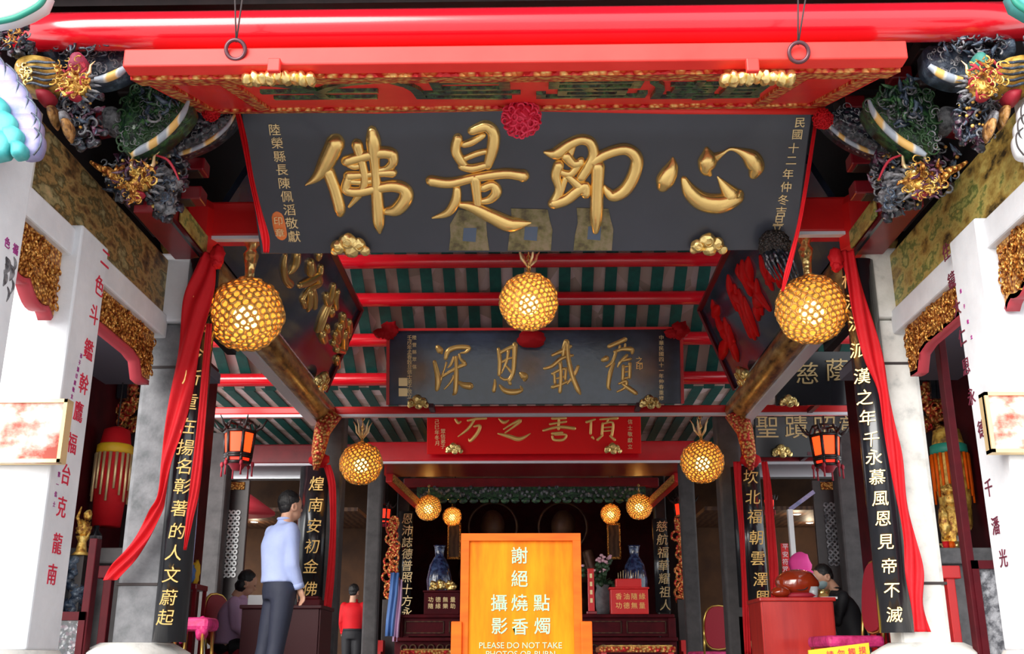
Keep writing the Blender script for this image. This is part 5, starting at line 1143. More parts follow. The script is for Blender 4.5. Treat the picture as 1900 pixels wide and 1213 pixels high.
# banquet chairs
def chair(label, x, y, yaw, k=1.0, oval=True, seatm='cloth_magenta'):
    t = thing('banquet_chair', label, 'chair', (x, y, 0)); rot = Matrix.Rotation(yaw, 3, 'Z'); A = lambda px, py, pz: V((x, y, 0)) + rot @ V((px, py, pz)) * k
    obj('seat', MB().box(A(0, 0, .46), (.42 * k, .42 * k, .08 * k), rot, bev=.03), seatm, t)
    q = [A(.19 * math.cos(a), .23 + .05 * (z - .5), z) for a, z in [(0, .5)]]
    b = MB(); vs_ = []
    for d in (-.02, .02):
        for i in range(20):
            a = 2 * math.pi * i / 20; px_ = math.copysign(abs(math.cos(a)) ** .7, math.cos(a)) * .19; pz_ = .78 + math.copysign(abs(math.sin(a)) ** .8, math.sin(a)) * .25; vs_.append(A(px_, .22 + .12 * (pz_ - .5) + d, pz_))
    b.add(vs_, [tuple(range(20)), tuple(range(20, 40))] + [(i, (i + 1) % 20, 20 + (i + 1) % 20, 20 + i) for i in range(20)], False); obj('backrest', b, 'chair_red', t)
    b = MB(); rim = []
    for i in range(21):
        a = 2 * math.pi * i / 20; px_ = math.copysign(abs(math.cos(a)) ** .7, math.cos(a)) * .2; pz_ = .78 + math.copysign(abs(math.sin(a)) ** .8, math.sin(a)) * .26; rim.append(A(px_, .22 + .12 * (pz_ - .5), pz_))
    b.tube(rim, .012, 8); obj('back_frame', b, 'chair_gold', t)
    for sx_ in (-1, 1):
        obj('leg', MB().tube([A(sx_ * .18, -.18, .44), A(sx_ * .2, -.21, .0)], .013, 8), 'chair_gold', t)
        obj('leg', MB().tube([A(sx_ * .18, .18, .44), A(sx_ * .2, .27, .0)], .013, 8), 'chair_gold', t)
        obj('back_post', MB().tube([A(sx_ * .18, .2, .42), A(sx_ * .19, .24, .72)], .013, 8), 'chair_gold', t)
    obj('stretcher', MB().tube([A(-.19, -.19, .22), A(.19, -.19, .22)], .009, 6), 'chair_gold', t)
    return t
chair('red banquet chair with gold rim behind the person in the lavender top', P(438, 1170, 11.0).x, 11.0, R(68), 1.0, True, 'chair_red')
chair('red and gold banquet chair seen side-on, right of the red desk', P(1566, 1165, 9.2).x, 9.2, R(-84), 1.15)
chair('banquet chair back with magenta seat at the foot of the second right grey column', P(1315, 1185, 13.8).x, 13.8, R(200))
t = thing('stool', 'stool with magenta cloth seat and gold legs beside the left couplet board', 'stool', (P(362, 1160, 8.4).x, 8.4, 0)); cx, cy = t.location.x, 8.4; z = P(358, 1146, 8.4).z
b = MB(); b.box((cx, cy, z - .05), (.3, .3, .1), bev=.035); b.blob((cx - .08, cy - .12, z - .09), (.06, .04, .09), 3, .2); b.blob((cx + .09, cy - .1, z - .08), (.05, .05, .08), 4, .2); obj('cloth_seat', b, 'cloth_magenta', t)
for a in (-1, 1):
    for e in (-1, 1): obj('leg', MB().tube([V((cx + a * .1, cy + e * .12, z - .08)), V((cx + a * .13, cy + e * .14, 0))], .014, 8), 'chair_gold', t)
# bag shelf beyond the stool
z = P(348, 1083, 9.6).z; sx0, sx1 = P(332, 1083, 9.6).x, P(364, 1083, 9.6).x
t = thing('side_table', 'small dark red side table beside the left couplet board', 'table', ((sx0 + sx1) / 2, 9.7, 0))
obj('table_top', MB().box(*bx(sx0 - .02, sx1 + .02, 9.55, 9.9, z - .05, z), bev=.008), 'red_dark', t)
for a in (sx0, sx1):
    for e in (9.58, 9.87): obj('leg', MB().box(*bx(a - .015, a + .015, e - .015, e + .015, 0, z - .05)), 'red_dark', t)
b = MB(); c = P(345, 1080, 9.65); c.z = z; b.blob(c + V((0, 0, .09)), (.08, .06, .1), 2, .15, 3); tag(obj('cloth_bag', b, 'bag_blue'), 'crumpled blue bag on the small dark red side table', 'bag')
b = MB(); c = P(360, 1080, 9.75); c.z = z; b.blob(c + V((0, 0.03, .11)), (.035, .03, .12), 5, .2, 3); tag(obj('offering_packet', b, 'yellow'), 'yellow packet behind the blue bag', 'packet')
# ================================================================== orange notice board on its stand
Y = 6.0; x0, x1 = P(856, 1000, Y).x, P(1077, 1000, Y).x; zt = P(960, 990, Y).z
t = thing('notice_board', 'bright orange wooden notice board with pale green characters, standing in the middle', 'notice board', ((x0 + x1) / 2, Y, 0))
zb = .1
obj('panel', MB().box(*bx(x0 + .03, x1 - .03, Y, Y + .02, zb, zt - .03)), 'orange_panel', t)
fr = MB(); fr.box(*bx(x0, x0 + .045, Y - .02, Y + .04, zb - .02, zt)); fr.box(*bx(x1 - .045, x1, Y - .02, Y + .04, zb - .02, zt)); fr.box(*bx(x0, x1, Y - .022, Y + .042, zt - .04, zt)); fr.box(*bx(x0, x1, Y - .02, Y + .04, zb - .04, zb + .02)); obj('frame', fr, 'orange_wood', t)
for a, b_ in ((838, 858), (1077, 1098)):
    xa_, xb_ = P(a, 1160, Y).x, P(b_, 1160, Y).x; z = P(850, 1153, Y).z; g = obj('stand_post', MB().box(*bx(xa_, xb_, Y - .04, Y + .06, 0, z), bev=.005), 'orange_wood', t)
    obj('stand_foot', MB().box(*bx(xa_, xb_, Y - .25, Y + .27, 0, .06), bev=.005), 'orange_wood', g)
o = V((0, Y - .001, 0)); n = V((0, -1, 0)); b = MB()
def bold(b, ch, px, py, s, o, n, d=.004):
    putpx(b, ch, px, py, s, o, n, d, off=.009)
for ch, px, py in (('謝', 964, 1030), ('絕', 964, 1073), ('攝', 926, 1118), ('燒', 964, 1118), ('點', 1005, 1118), ('影', 927, 1161), ('香', 965, 1162), ('燭', 1006, 1161)): bold(b, ch, px, py, 31, o, n)
obj('inscription', b, 'pale_green', t)
b = MB(); putpx(b, 'PLEASE DO NOT TAKE', 966, 1197, 15, o, n, .004); putpx(b, 'PHOTOS OR BURN', 966, 1213, 15, o, n, .004); obj('english_inscription', b, 'pale_green', t)
# ================================================================== altar
Y = 17.5; x0, x1 = P(735, 1139, Y).x, P(1252, 1139, Y).x; zt = P(990, 1139, Y).z
t = thing('altar_table', 'long dark carved altar table behind the orange notice board', 'altar table', ((x0 + x1) / 2, Y + .5, 0))
obj('table_top', MB().box(*bx(x0, x1, Y, Y + 1.1, zt - .06, zt), bev=.02), 'maroon', t)
obj('front_panel', MB().box(*bx(x0 + .06, x1 - .06, Y + .06, Y + .1, zt - .34, zt - .06)), 'maroon', t)
b = MB(); w = (x1 - x0 - .2) / 6
for i in range(6):
    xa_ = x0 + .1 + w * i; zc = zt - .2; 
    for q_ in ((xa_ + .04, xa_ + w - .04, zc + .08, zc + .095), (xa_ + .04, xa_ + w - .04, zc - .095, zc - .08), (xa_ + .04, xa_ + .055, zc - .09, zc + .09), (xa_ + w - .055, xa_ + w - .04, zc - .09, zc + .09)): b.box(*bx(q_[0], q_[1], Y + .04, Y + .07, q_[2], q_[3]))
obj('panel_moulding', b, 'brown_wood', t)
obj('lower_ledge', MB().box(*bx(x0 - .02, x1 + .02, Y - .12, Y + .8, zt - .42, zt - .36), bev=.015), 'maroon', t)
b = MB()
for i in range(30): x = x0 + .15 + (x1 - x0 - .3) * i / 29; b.torus((x, Y - .05, zt - .52), (0, 1, 0), .05, .014, 10, 5)
obj('carved_apron', b, 'brown_wood', t)
obj('lower_panel', MB().box(*bx(x0 + .02, x1 - .02, Y - .02, Y + .1, zt - .75, zt - .4)), 'maroon', t)
for xa_ in (x0 + .05, x1 - .05):
    for yy in (Y + .06, Y + 1.0): obj('leg', MB().box(*bx(xa_ - .06, xa_ + .06, yy - .06, yy + .06, 0, zt - .06), bev=.01), 'maroon', t)
def altar_box(label, a, b_, y0_, y1_, Y, m, cs, rows, sz, cm):
    xa_, xb_ = P(a, y1_, Y).x, P(b_, y1_, Y).x; zh = P(a, y0_, Y).z
    t = thing('offering_box', label, 'box', ((xa_ + xb_) / 2, Y, zt)); obj('box_body', MB().box(*bx(xa_, xb_, Y, Y + .3, zt, zh - .03), bev=.01), m, t)
    obj('box_lid', MB().box(*bx(xa_ - .02, xb_ + .02, Y - .02, Y + .32, zh - .03, zh), bev=.008), m, t)
    q = MB(); 
    for r_, row in enumerate(cs):
        for ch, (px, py) in zip(row, spread((a + (b_ - a) * .2, rows[r_]), (a + (b_ - a) * .82, rows[r_]), len(row))): putpx(q, ch, px, py, sz, V((0, Y - .001, 0)), V((0, -1, 0)), .01)
    obj('gilt_inscription', q, cm, t); return xa_, xb_, zh
altar_box('dark maroon offering box with pale characters on the left half of the altar table', 786, 852, 1095, 1139, 17.65, 'maroon', ('功德無量', '隨緣樂助'), (1112, 1124), 10, 'gold_pale')
xa_, xb_, zh = altar_box('bright red offering box with gilt characters on the right half of the altar table', 1134, 1204, 1089, 1139, 17.6, 'red_paint', ('香油隨緣', '功德無量'), (1106, 1123), 12, 'gold_text')
t = thing('incense_tray', 'small red tray holding short incense sticks on top of the red offering box', 'tray', ((xa_ + xb_) / 2, 17.75, zh)); xc = (xa_ + xb_) / 2
obj('tray_body', MB().box((xc, 17.76, zh + .07), (.42, .2, .14), bev=.01), 'red_paint', t)
for i in range(9): obj('incense_stick', MB().tube([V((xc - .16 + i * .04, 17.76, zh + .14)), V((xc - .16 + i * .042, 17.76, zh + .24 + .02 * (i % 3)))], .005, 5), 'gold_pale', t)
def vase(name, label, px, y0_, y1_, Y, prof, m, cat='vase'):
    c = P(px, y1_, Y); c.z = zt; h = P(px, y0_, Y).z - zt; t = thing(name, label, cat, c); obj('vase_body', MB().lathe(c, [(r * h, z * h) for r, z in prof], 24), m, t); return t, c, h
VP_ = [(.16, 0), (.14, .05), (.3, .3), (.34, .5), (.26, .72), (.12, .85), (.14, .97), (.17, 1)]
t, c, h = vase('flower_vase', 'tall grey vase of pink flowers on the altar table, right of the notice board', 1119, 1085, 1139, 18.05, [(.2, 0), (.24, .3), (.25, .7), (.2, .9), (.24, 1)], 'stone_grey')
random.seed(9); b = MB(); f2 = MB()
for i in range(46):
    d = V((random.gauss(0, .14), random.gauss(0, .1), random.uniform(.05, .5))); p = c + V((0, 0, h)) + d
    b.tube([c + V((0, 0, h * .9)), c + V((d.x * .3, d.y * .3, h + d.z * .5)), p], [.006, .006, .004], 4)
    b.blob(p - V((0, 0, .08)), (.045, .03, .05), i, .2, 2, 1)
    if d.z > .22: f2.blob(p, (.03, .03, .025), i, .3, 3, 2)
obj('foliage', b, 'leaf', t); obj('blossoms', f2, 'petal', t)
for px, w_ in ((815, 'left'), (1178, 'right')):
    c = P(px, 1068, 18.3); c.z = zt
    t = thing('porcelain_vase', 'dark blue porcelain vase standing on the %s side of the altar' % w_, 'vase', c); h = P(px, 1012, 18.3).z - zt
    obj('vase_body', MB().lathe(c, [(r * h * .55, z * h) for r, z in VP_], 24), 'porcelain_blue', t); obj('vase_stand', MB().lathe(c, [(.14, 0), (.16, .03), (.12, .06)], 20), 'dark_wood', t)
c = P(822, 1092, 17.8); zz = P(822, 1095, 17.65).z; b = MB(); b.v = []
for i in range(14): b.blob((c.x + random.uniform(-.2, .2), 17.82, zz + .04 + abs(random.gauss(0, .06))), (.06, .05, .05), i, .25, 2, 2)
tag(obj('gilt_offering', b, 'gold_bright'), 'heap of gilt paper offerings on the dark maroon offering box', 'offering')
t = thing('tablet_stand', 'upright red tablet with pale marks on the altar table beside the notice board', 'tablet', P(1096, 1139, 17.6)); t.location.z = zt
xa_, xb_ = P(1091, 1100, 17.6).x, P(1103, 1100, 17.6).x; zz = P(1095, 1054, 17.6).z
obj('tablet', MB().box(*bx(xa_, xb_, 17.6, 17.66, zt, zz), bev=.01), 'red_paint', t); obj('tablet_base', MB().box(*bx(xa_ - .03, xb_ + .03, 17.55, 17.72, zt, zt + .05), bev=.01), 'red_dark', t)
b = MB()
for i in range(4): b.box(((xa_ + xb_) / 2, 17.597, zz - .12 - i * .13), (.04, .006, .07))
obj('pale_marks', b, 'gold_pale', t)
# hanging tablets and deity figures in the shadowed altar
for px, w_ in ((842, 'left'), (1140, 'right')):
    o = P(px, 1035, 20.8); z1 = P(px, 972, 20.8).z; t = thing('hanging_tablet', 'narrow brown tablet in a gilt frame on the %s of the shadowed altar' % w_, 'tablet', o)
    obj('tablet_board', MB().box(*bx(o.x - .11, o.x + .11, 20.8, 20.84, o.z, z1)), 'brown_wood', t); b = MB()
    for q_ in ((-.13, -.1, o.z, z1), (.1, .13, o.z, z1), (-.13, .13, z1 - .02, z1 + .02), (-.13, .13, o.z - .02, o.z + .02)): b.box(*bx(o.x + q_[0], o.x + q_[1], 20.78, 20.85, q_[2], q_[3]))
    obj('gilt_frame', b, 'gold_carved', t); obj('hanging_cord', MB().tube([V((o.x, 20.82, z1)), V((o.x, 20.82, 3.98))], .008, 5), 'rope', t)
mat('bronze_dim', (.12, .05, .03), .5, .3, var=('noise', 4, [(.3, (.07, .02, .02)), (.7, (.16, .08, .04))]))
for px, w_ in ((925, 'left'), (1035, 'right')):
    c = P(px + (-12 if px < 980 else 12), 1135, 22.0); c.z = 1.0; zh = P(px, 935, 22.0).z; H_ = zh - 1.0; t = thing('deity_statue', 'dim seated bronze deity statue in the shadow behind the notice board, %s one' % w_, 'statue', c)
    b = MB(); b.blob(c + V((0, 0, H_ * .18)), (H_ * .21, H_ * .2, H_ * .18), 1, .05); b.blob(c + V((0, 0, H_ * .45)), (H_ * .18, H_ * .15, H_ * .28), 2, .05); b.blob(c + V((0, -.05, H_ * .82)), (H_ * .1, H_ * .11, H_ * .13), 3, .02)
    for e in (-1, 1): b.tube([c + V((e * H_ * .2, 0, H_ * .62)), c + V((e * H_ * .24, -.1, H_ * .42)), c + V((e * H_ * .08, -H_ * .2, H_ * .34))], [.12, .1, .07], 10)
    o = obj('figure', b, 'bronze_dim', t); fuse(o, .03, 3)
    obj('halo', MB().torus(c + V((0, .15, H_ * .82)), (0, 1, 0), H_ * .2, .03, 28, 6), 'bronze_dim', t); obj('pedestal', MB().lathe(c - V((0, 0, 1.0)), [(H_ * .2, 0), (H_ * .2, .9), (H_ * .22, 1.0)], 24), 'dark_wood', t)
# side pieces of the altar bay
for s, w_, px in ((-1, 'left', 724), (1, 'right', 1268)):
    c = P(px, 1110, 18.6); z0 = P(px, 1112, 18.6).z; z1 = P(px, 965, 18.6).z; t = thing('gilt_carving', 'tall gilt openwork carving in the narrow bay %s of the altar' % w_, 'carving', (c.x, 18.6, z0))
    random.seed(31 + s); b = MB(); b.box((c.x, 18.68, (z0 + z1) / 2), (.06, .06, z1 - z0))
    for i in range(26): z = lerp(z0, z1, i / 25); b.torus((c.x + random.uniform(-.08, .08), 18.6, z), (random.uniform(-.3, .3), 1, 0), random.uniform(.05, .09), .022, 10, 6)
    obj('openwork', b, 'gold_frieze', t); obj('stand', MB().box(*bx(c.x - .12, c.x + .12, 18.5, 18.8, 0, z0), bev=.01), 'dark_wood', t)
    b = MB()
    for i in range(4): b.box(*bx(s * 2.45, s * 2.78, 17.3 + i * .25, 17.55 + i * .25, 0, .18 * (i + 1)))
    tag(obj('red_steps', b, 'red_paint'), 'red painted steps in the narrow bay %s of the altar table' % w_, 'steps')
t = thing('hanging_cloth', 'blue and mauve cloth hanging at the left end of the altar table', 'cloth', P(730, 1170, 17.3))
b = MB(); cc = [P(x, y, 17.35) for x, y in ((733, 1062), (730, 1100), (724, 1150), (722, 1180))]; b.strip(cc, [V((.07, 0, 0))] * 4, .01, 10, .03, 2); obj('blue_cloth', b, 'bag_blue', t)
b = MB(); cc = [P(x, y, 17.4) for x, y in ((741, 1075), (740, 1110), (735, 1160), (733, 1190))]; b.strip(cc, [V((.05, 0, 0))] * 4, .01, 10, .03, 2); obj('mauve_cloth', b, 'shirt_lavender', t)
# low gilt boxes in front of the altar
for a, b_, y_, w_ in ((742, 838, 1206, 'left'), (1112, 1254, 1199, 'right')):
    xa_, xb_ = P(a, y_, 12.0).x, P(b_, y_, 12.0).x; z = P(a, y_, 12.0).z; t = thing('offering_table', 'low table with a patterned yellow top, %s of the notice board' % w_, 'table', ((xa_ + xb_) / 2, 12.3, 0))
    obj('table_top', MB().box(*bx(xa_, xb_, 12.0, 12.7, z - .06, z), bev=.01), 'gold_frieze', t); obj('yellow_cloth', MB().box(*bx(xa_ + .03, xb_ - .03, 12.03, 12.67, z, z + .015)), 'stripe_yellow', t)
    for xx in (xa_ + .05, xb_ - .05):
        for yy in (12.06, 12.64): obj('leg', MB().box(*bx(xx - .03, xx + .03, yy - .03, yy + .03, 0, z - .06)), 'red_paint', t)
t = thing('yellow_notice', 'yellow notice plate with red characters low by the right banquet chair', 'notice', P(1556, 1213, 7.4)); t.location.z = 0
pa, pb, pc = P(1500, 1206, 7.4), P(1612, 1192, 7.4), .2
b = MB(); b.prism([pa, pb, V((pb.x, pb.y, .12)), V((pa.x, pa.y, .12))], V((0, .02, 0))); obj('plate', b, 'yellow', t)
b = MB()
for ch, (px, py) in zip('請勿觸摸', spread((1540, 1214), (1600, 1206), 4)): putpx(b, ch, px, py, 14, V((0, 7.399, 0)), V((0, -1, 0)), .003)
obj('red_inscription', b, 'ink_red', t)
obj('easel_leg', MB().box(((pa.x + pb.x) / 2, 7.45, .1), (.04, .04, .2)), 'dark_wood', t)
# ================================================================== palace lanterns
def palace_lantern(px, py, Y, h, label, ztop, panel='orange_glow'):
    c = P(px, py, Y); t = thing('palace_lantern', label, 'lantern', c); r = h * .27
    def hexp(rr, z, n=6, a0=0): return [c + V((rr * math.cos(a0 + i * math.pi / 3), rr * math.sin(a0 + i * math.pi / 3), z)) for i in range(n)]
    b = MB(); lo, hi = hexp(r * .82, -h * .16), hexp(r * .95, h * .22)
    for i in range(6): b.prism([lo[i] * .94 + lo[(i + 1) % 6] * .06, lo[i] * .06 + lo[(i + 1) % 6] * .94, hi[i] * .06 + hi[(i + 1) % 6] * .94, hi[i] * .94 + hi[(i + 1) % 6] * .06], (c - (lo[i] + lo[(i + 1) % 6]) / 2) * .03)
    obj('glowing_panel', b, panel, t)
    b = MB(); lo2, hi2 = hexp(r * .75, -h * .3), hexp(r * .82, -h * .2)
    for i in range(6): b.prism([lo2[i], lo2[(i + 1) % 6], hi2[i], hi2[(i + 1) % 6]][:2] + [hi2[(i + 1) % 6], hi2[i]], (c - lo2[i]) * .02)
    obj('lower_panel', b, 'red_glow', t)
    b = MB()
    for i in range(6):
        for A1_, B1_ in ((lo[i], hi[i]), (lo[i], lo[(i + 1) % 6]), (hi[i], hi[(i + 1) % 6]), (lo2[i], hi2[i]), (lo2[i], lo2[(i + 1) % 6]), (hi2[i], hi2[(i + 1) % 6]), (lo[i], hi2[i])): b.tube([A1_, B1_], .024 * h / .8, 6)
    top_ = hexp(r * 1.05, h * .25); tt = hexp(r * .75, h * .4); up = hexp(r * 1.7, h * .44)
    for i in range(6):
        b.tube([tt[i], tt[(i + 1) % 6]], .014, 6); b.tube([top_[i], tt[i]], .014, 6)
        b.tube([top_[i], (top_[i] + up[i]) / 2 - V((0, 0, .03)), up[i]], [.02, .018, .006], 6)
    obj('frame', b, 'dark_wood', t)
    b = MB()
    for i in range(6):
        p = hexp(r * .95, -h * .33)[i]; b.blob(p, (.032 * h, .032 * h, .05 * h), 1, 0, 1, 2); b.tube([p, p - V((0, 0, h * .2))], [.008, .012], 6)
    b.lathe(c - V((0, 0, h * .42)), [(r * .3, 0), (r * .5, h * .08), (r * .75, h * .12)], 12); obj('tassel', b, 'chair_red', t)
    obj('hanging_rod', MB().tube([c + V((0, 0, h * .38)), V((c.x, c.y, ztop))], .01, 6), 'rope', t)
    return t
palace_lantern(443, 826, 12.52, .72, 'red-lit black palace lantern hanging in the left aisle', zC0)
palace_lantern(1533, 832, 12.52, .68, 'red-lit black palace lantern hanging in the right aisle', zC0)
palace_lantern(1268, 948, 19.0, .62, 'small red-lit lantern in the narrow bay right of the altar', 3.98, 'red_glow')
palace_lantern(712, 955, 19.0, .5, 'tiny red-lit lantern in the narrow bay left of the altar', 3.98, 'red_glow')
palace_lantern(1427, 935, 16.0, .3, 'tiny red lantern beside the short couplet board in the right aisle', 3.98, 'red_glow')
# ================================================================== aisle interiors
for s, w_ in ((-1, 'left'), (1, 'right')):
    sbox('ceiling_room_' + w_, 'brown_wood', s * 2.75, s * 6.2, 16.75, 19, 2.66, 2.72)
    t = thing('lattice_door', 'dark door panel with a pale openwork lattice in the %s aisle' % w_, 'door panel', P(430 if s < 0 else 1550, 1200, 13.6)); t.location.z = 0
    a, b_ = (402, 452) if s < 0 else (1520, 1584); Yd = 13.6
    xa_, xb_ = P(a, 1050, Yd).x, P(b_, 1050, Yd).x; z1 = P(a, 890, Yd).z
    obj('door_leaf', MB().box(*bx(xa_, xb_, Yd, Yd + .06, 0, z1), bev=.01), 'dark_wood', t)
    la, lb, ly0, ly1 = (408, 443, 946, 1072) if s < 0 else (1533, 1572, 932, 1050)
    b = MB(); x0_, x1_ = P(la, 1000, Yd).x, P(lb, 1000, Yd).x; z0_, z1_ = P(la, ly1, Yd).z, P(la, ly0, Yd).z; nx, nz = 4, 12
    for i in range(nx):
        for j in range(nz):
            b.torus((lerp(x0_, x1_, (i + .5) / nx), Yd - .012, lerp(z0_, z1_, (j + .5) / nz)), (random.uniform(-.2, .2), 1, random.uniform(-.2, .2)), (x1_ - x0_) / nx * .4, .012, 10, 5)
    obj('openwork_lattice', b, 'white_paint' if s < 0 else 'carved_grey', t)
    obj('painted_sign', MB().box((lerp(xa_, xb_, .5), Yd - .01, z1 - .08), (.22, .02, .1), bev=.005), 'gold_carved', t)
def downlight(px, Y, label):
    py = 967; d = ray(px, py); x = P(px, py, Y).x; t = thing('downlight', label, 'light', (x, Y, 2.655))
    obj('light_disc', MB().lathe((x, Y, 2.645), [(.03, 0), (.03, .012)], 20), 'white_glow', t); obj('light_ring', MB().torus((x, Y, 2.655), (0, 0, 1), .055, .01, 20, 6), 'white_paint', t)
    l = bpy.data.lights.new('room_light', 'POINT'); l.energy = 5; l.color = (1, .8, .55); l.shadow_soft_size = .05; o = bpy.data.objects.new('room_light', l); C.objects.link(o); o.location = (x, Y, 2.5)
downlight(472, 18.0, 'small ceiling downlight in the room left of the standing man'); downlight(1502, 18.3, 'small ceiling downlight in the right room, the higher one'); downlight(1480, 17.2, 'small ceiling downlight in the right room, the nearer one')
# parasol
c = P(432, 950, 15.2); ap = P(432, 900, 15.2); t = thing('parasol', 'red parasol in the left aisle behind the lattice door', 'parasol', (c.x, 15.2, 0)); b = MB(); n = 12; R_ = abs(P(510, 952, 15.2).x - c.x)
b.lathe((c.x, 15.2, c.z), [(R_, 0), (R_ * .5, (ap.z - c.z) * .55), (.03, ap.z - c.z), (.02, ap.z - c.z - .02), (R_ * .5, (ap.z - c.z) * .5), (R_ * .99, -.02)], 16); obj('canopy', b, 'umbrella_red', t); obj('pole', MB().tube([V((c.x, 15.2, 0)), V((c.x, 15.2, ap.z))], .02, 8), 'steel', t)
# orange edge board, shop signs
b = MB(); x = P(571, 950, 14.2).x; b.box((x, 14.2, 1.4), (.06, .3, 2.5), bev=.01); tag(obj('orange_post', b, 'orange_wood'), 'thin orange wooden post between the standing man and the couplet board', 'post')
t = thing('shop_sign', 'red sign with pale characters on a white post behind the red desk', 'sign', P(1457, 1065, 13.4)); t.location.z = 0
xa_, xb_ = P(1450, 1030, 13.4).x, P(1464, 1030, 13.4).x; z0_, z1_ = P(1450, 1066, 13.4).z, P(1450, 1008, 13.4).z
obj('sign_board', MB().box(*bx(xa_, xb_, 13.4, 13.43, z0_, z1_)), 'red_paint', t); b = MB()
for ch, py in zip('平安符咒', (1014, 1028, 1042, 1056)): putpx(b, ch, 1457, py, 11, V((0, 13.399, 0)), V((0, -1, 0)), .004)
obj('pale_inscription', b, 'white_paint', t); x = P(1470, 1000, 13.45).x; obj('white_post', MB().box(*bx(x - .03, x + .03, 13.43, 13.5, 0, P(1470, 945, 13.45).z)), 'white_paint', t)
obj('white_rail', MB().bar(V((x, 13.46, P(1470, 945, 13.45).z)), P(1510, 912, 13.45), .04, .05), 'lavender', t)
# right aisle: red trestle table with yellow things
z = P(1635, 1062, 9.8).z; xa_, xb_ = P(1622, 1062, 9.8).x, P(1665, 1062, 9.8).x
t = thing('side_table', 'narrow red side table beside the right couplet board', 'table', ((xa_ + xb_) / 2, 9.9, 0)); obj('table_top', MB().box(*bx(xa_, xb_, 9.75, 10.1, z - .05, z), bev=.006), 'red_paint', t)
for xx in (xa_ + .02, xb_ - .02):
    for yy in (9.78, 10.07): obj('leg', MB().box(*bx(xx - .02, xx + .02, yy - .02, yy + .02, 0, z - .05)), 'red_paint', t)
b = MB()
for i in range(5): b.blob((lerp(xa_, xb_, .15) + i * .02, 9.85, z + .03 + i * .035), (.06 - i * .005, .05, .03), i, .15, 2, 2)
tag(obj('offering_heap', b, 'yellow'), 'yellow wrapped offerings on the narrow red side table', 'offering')
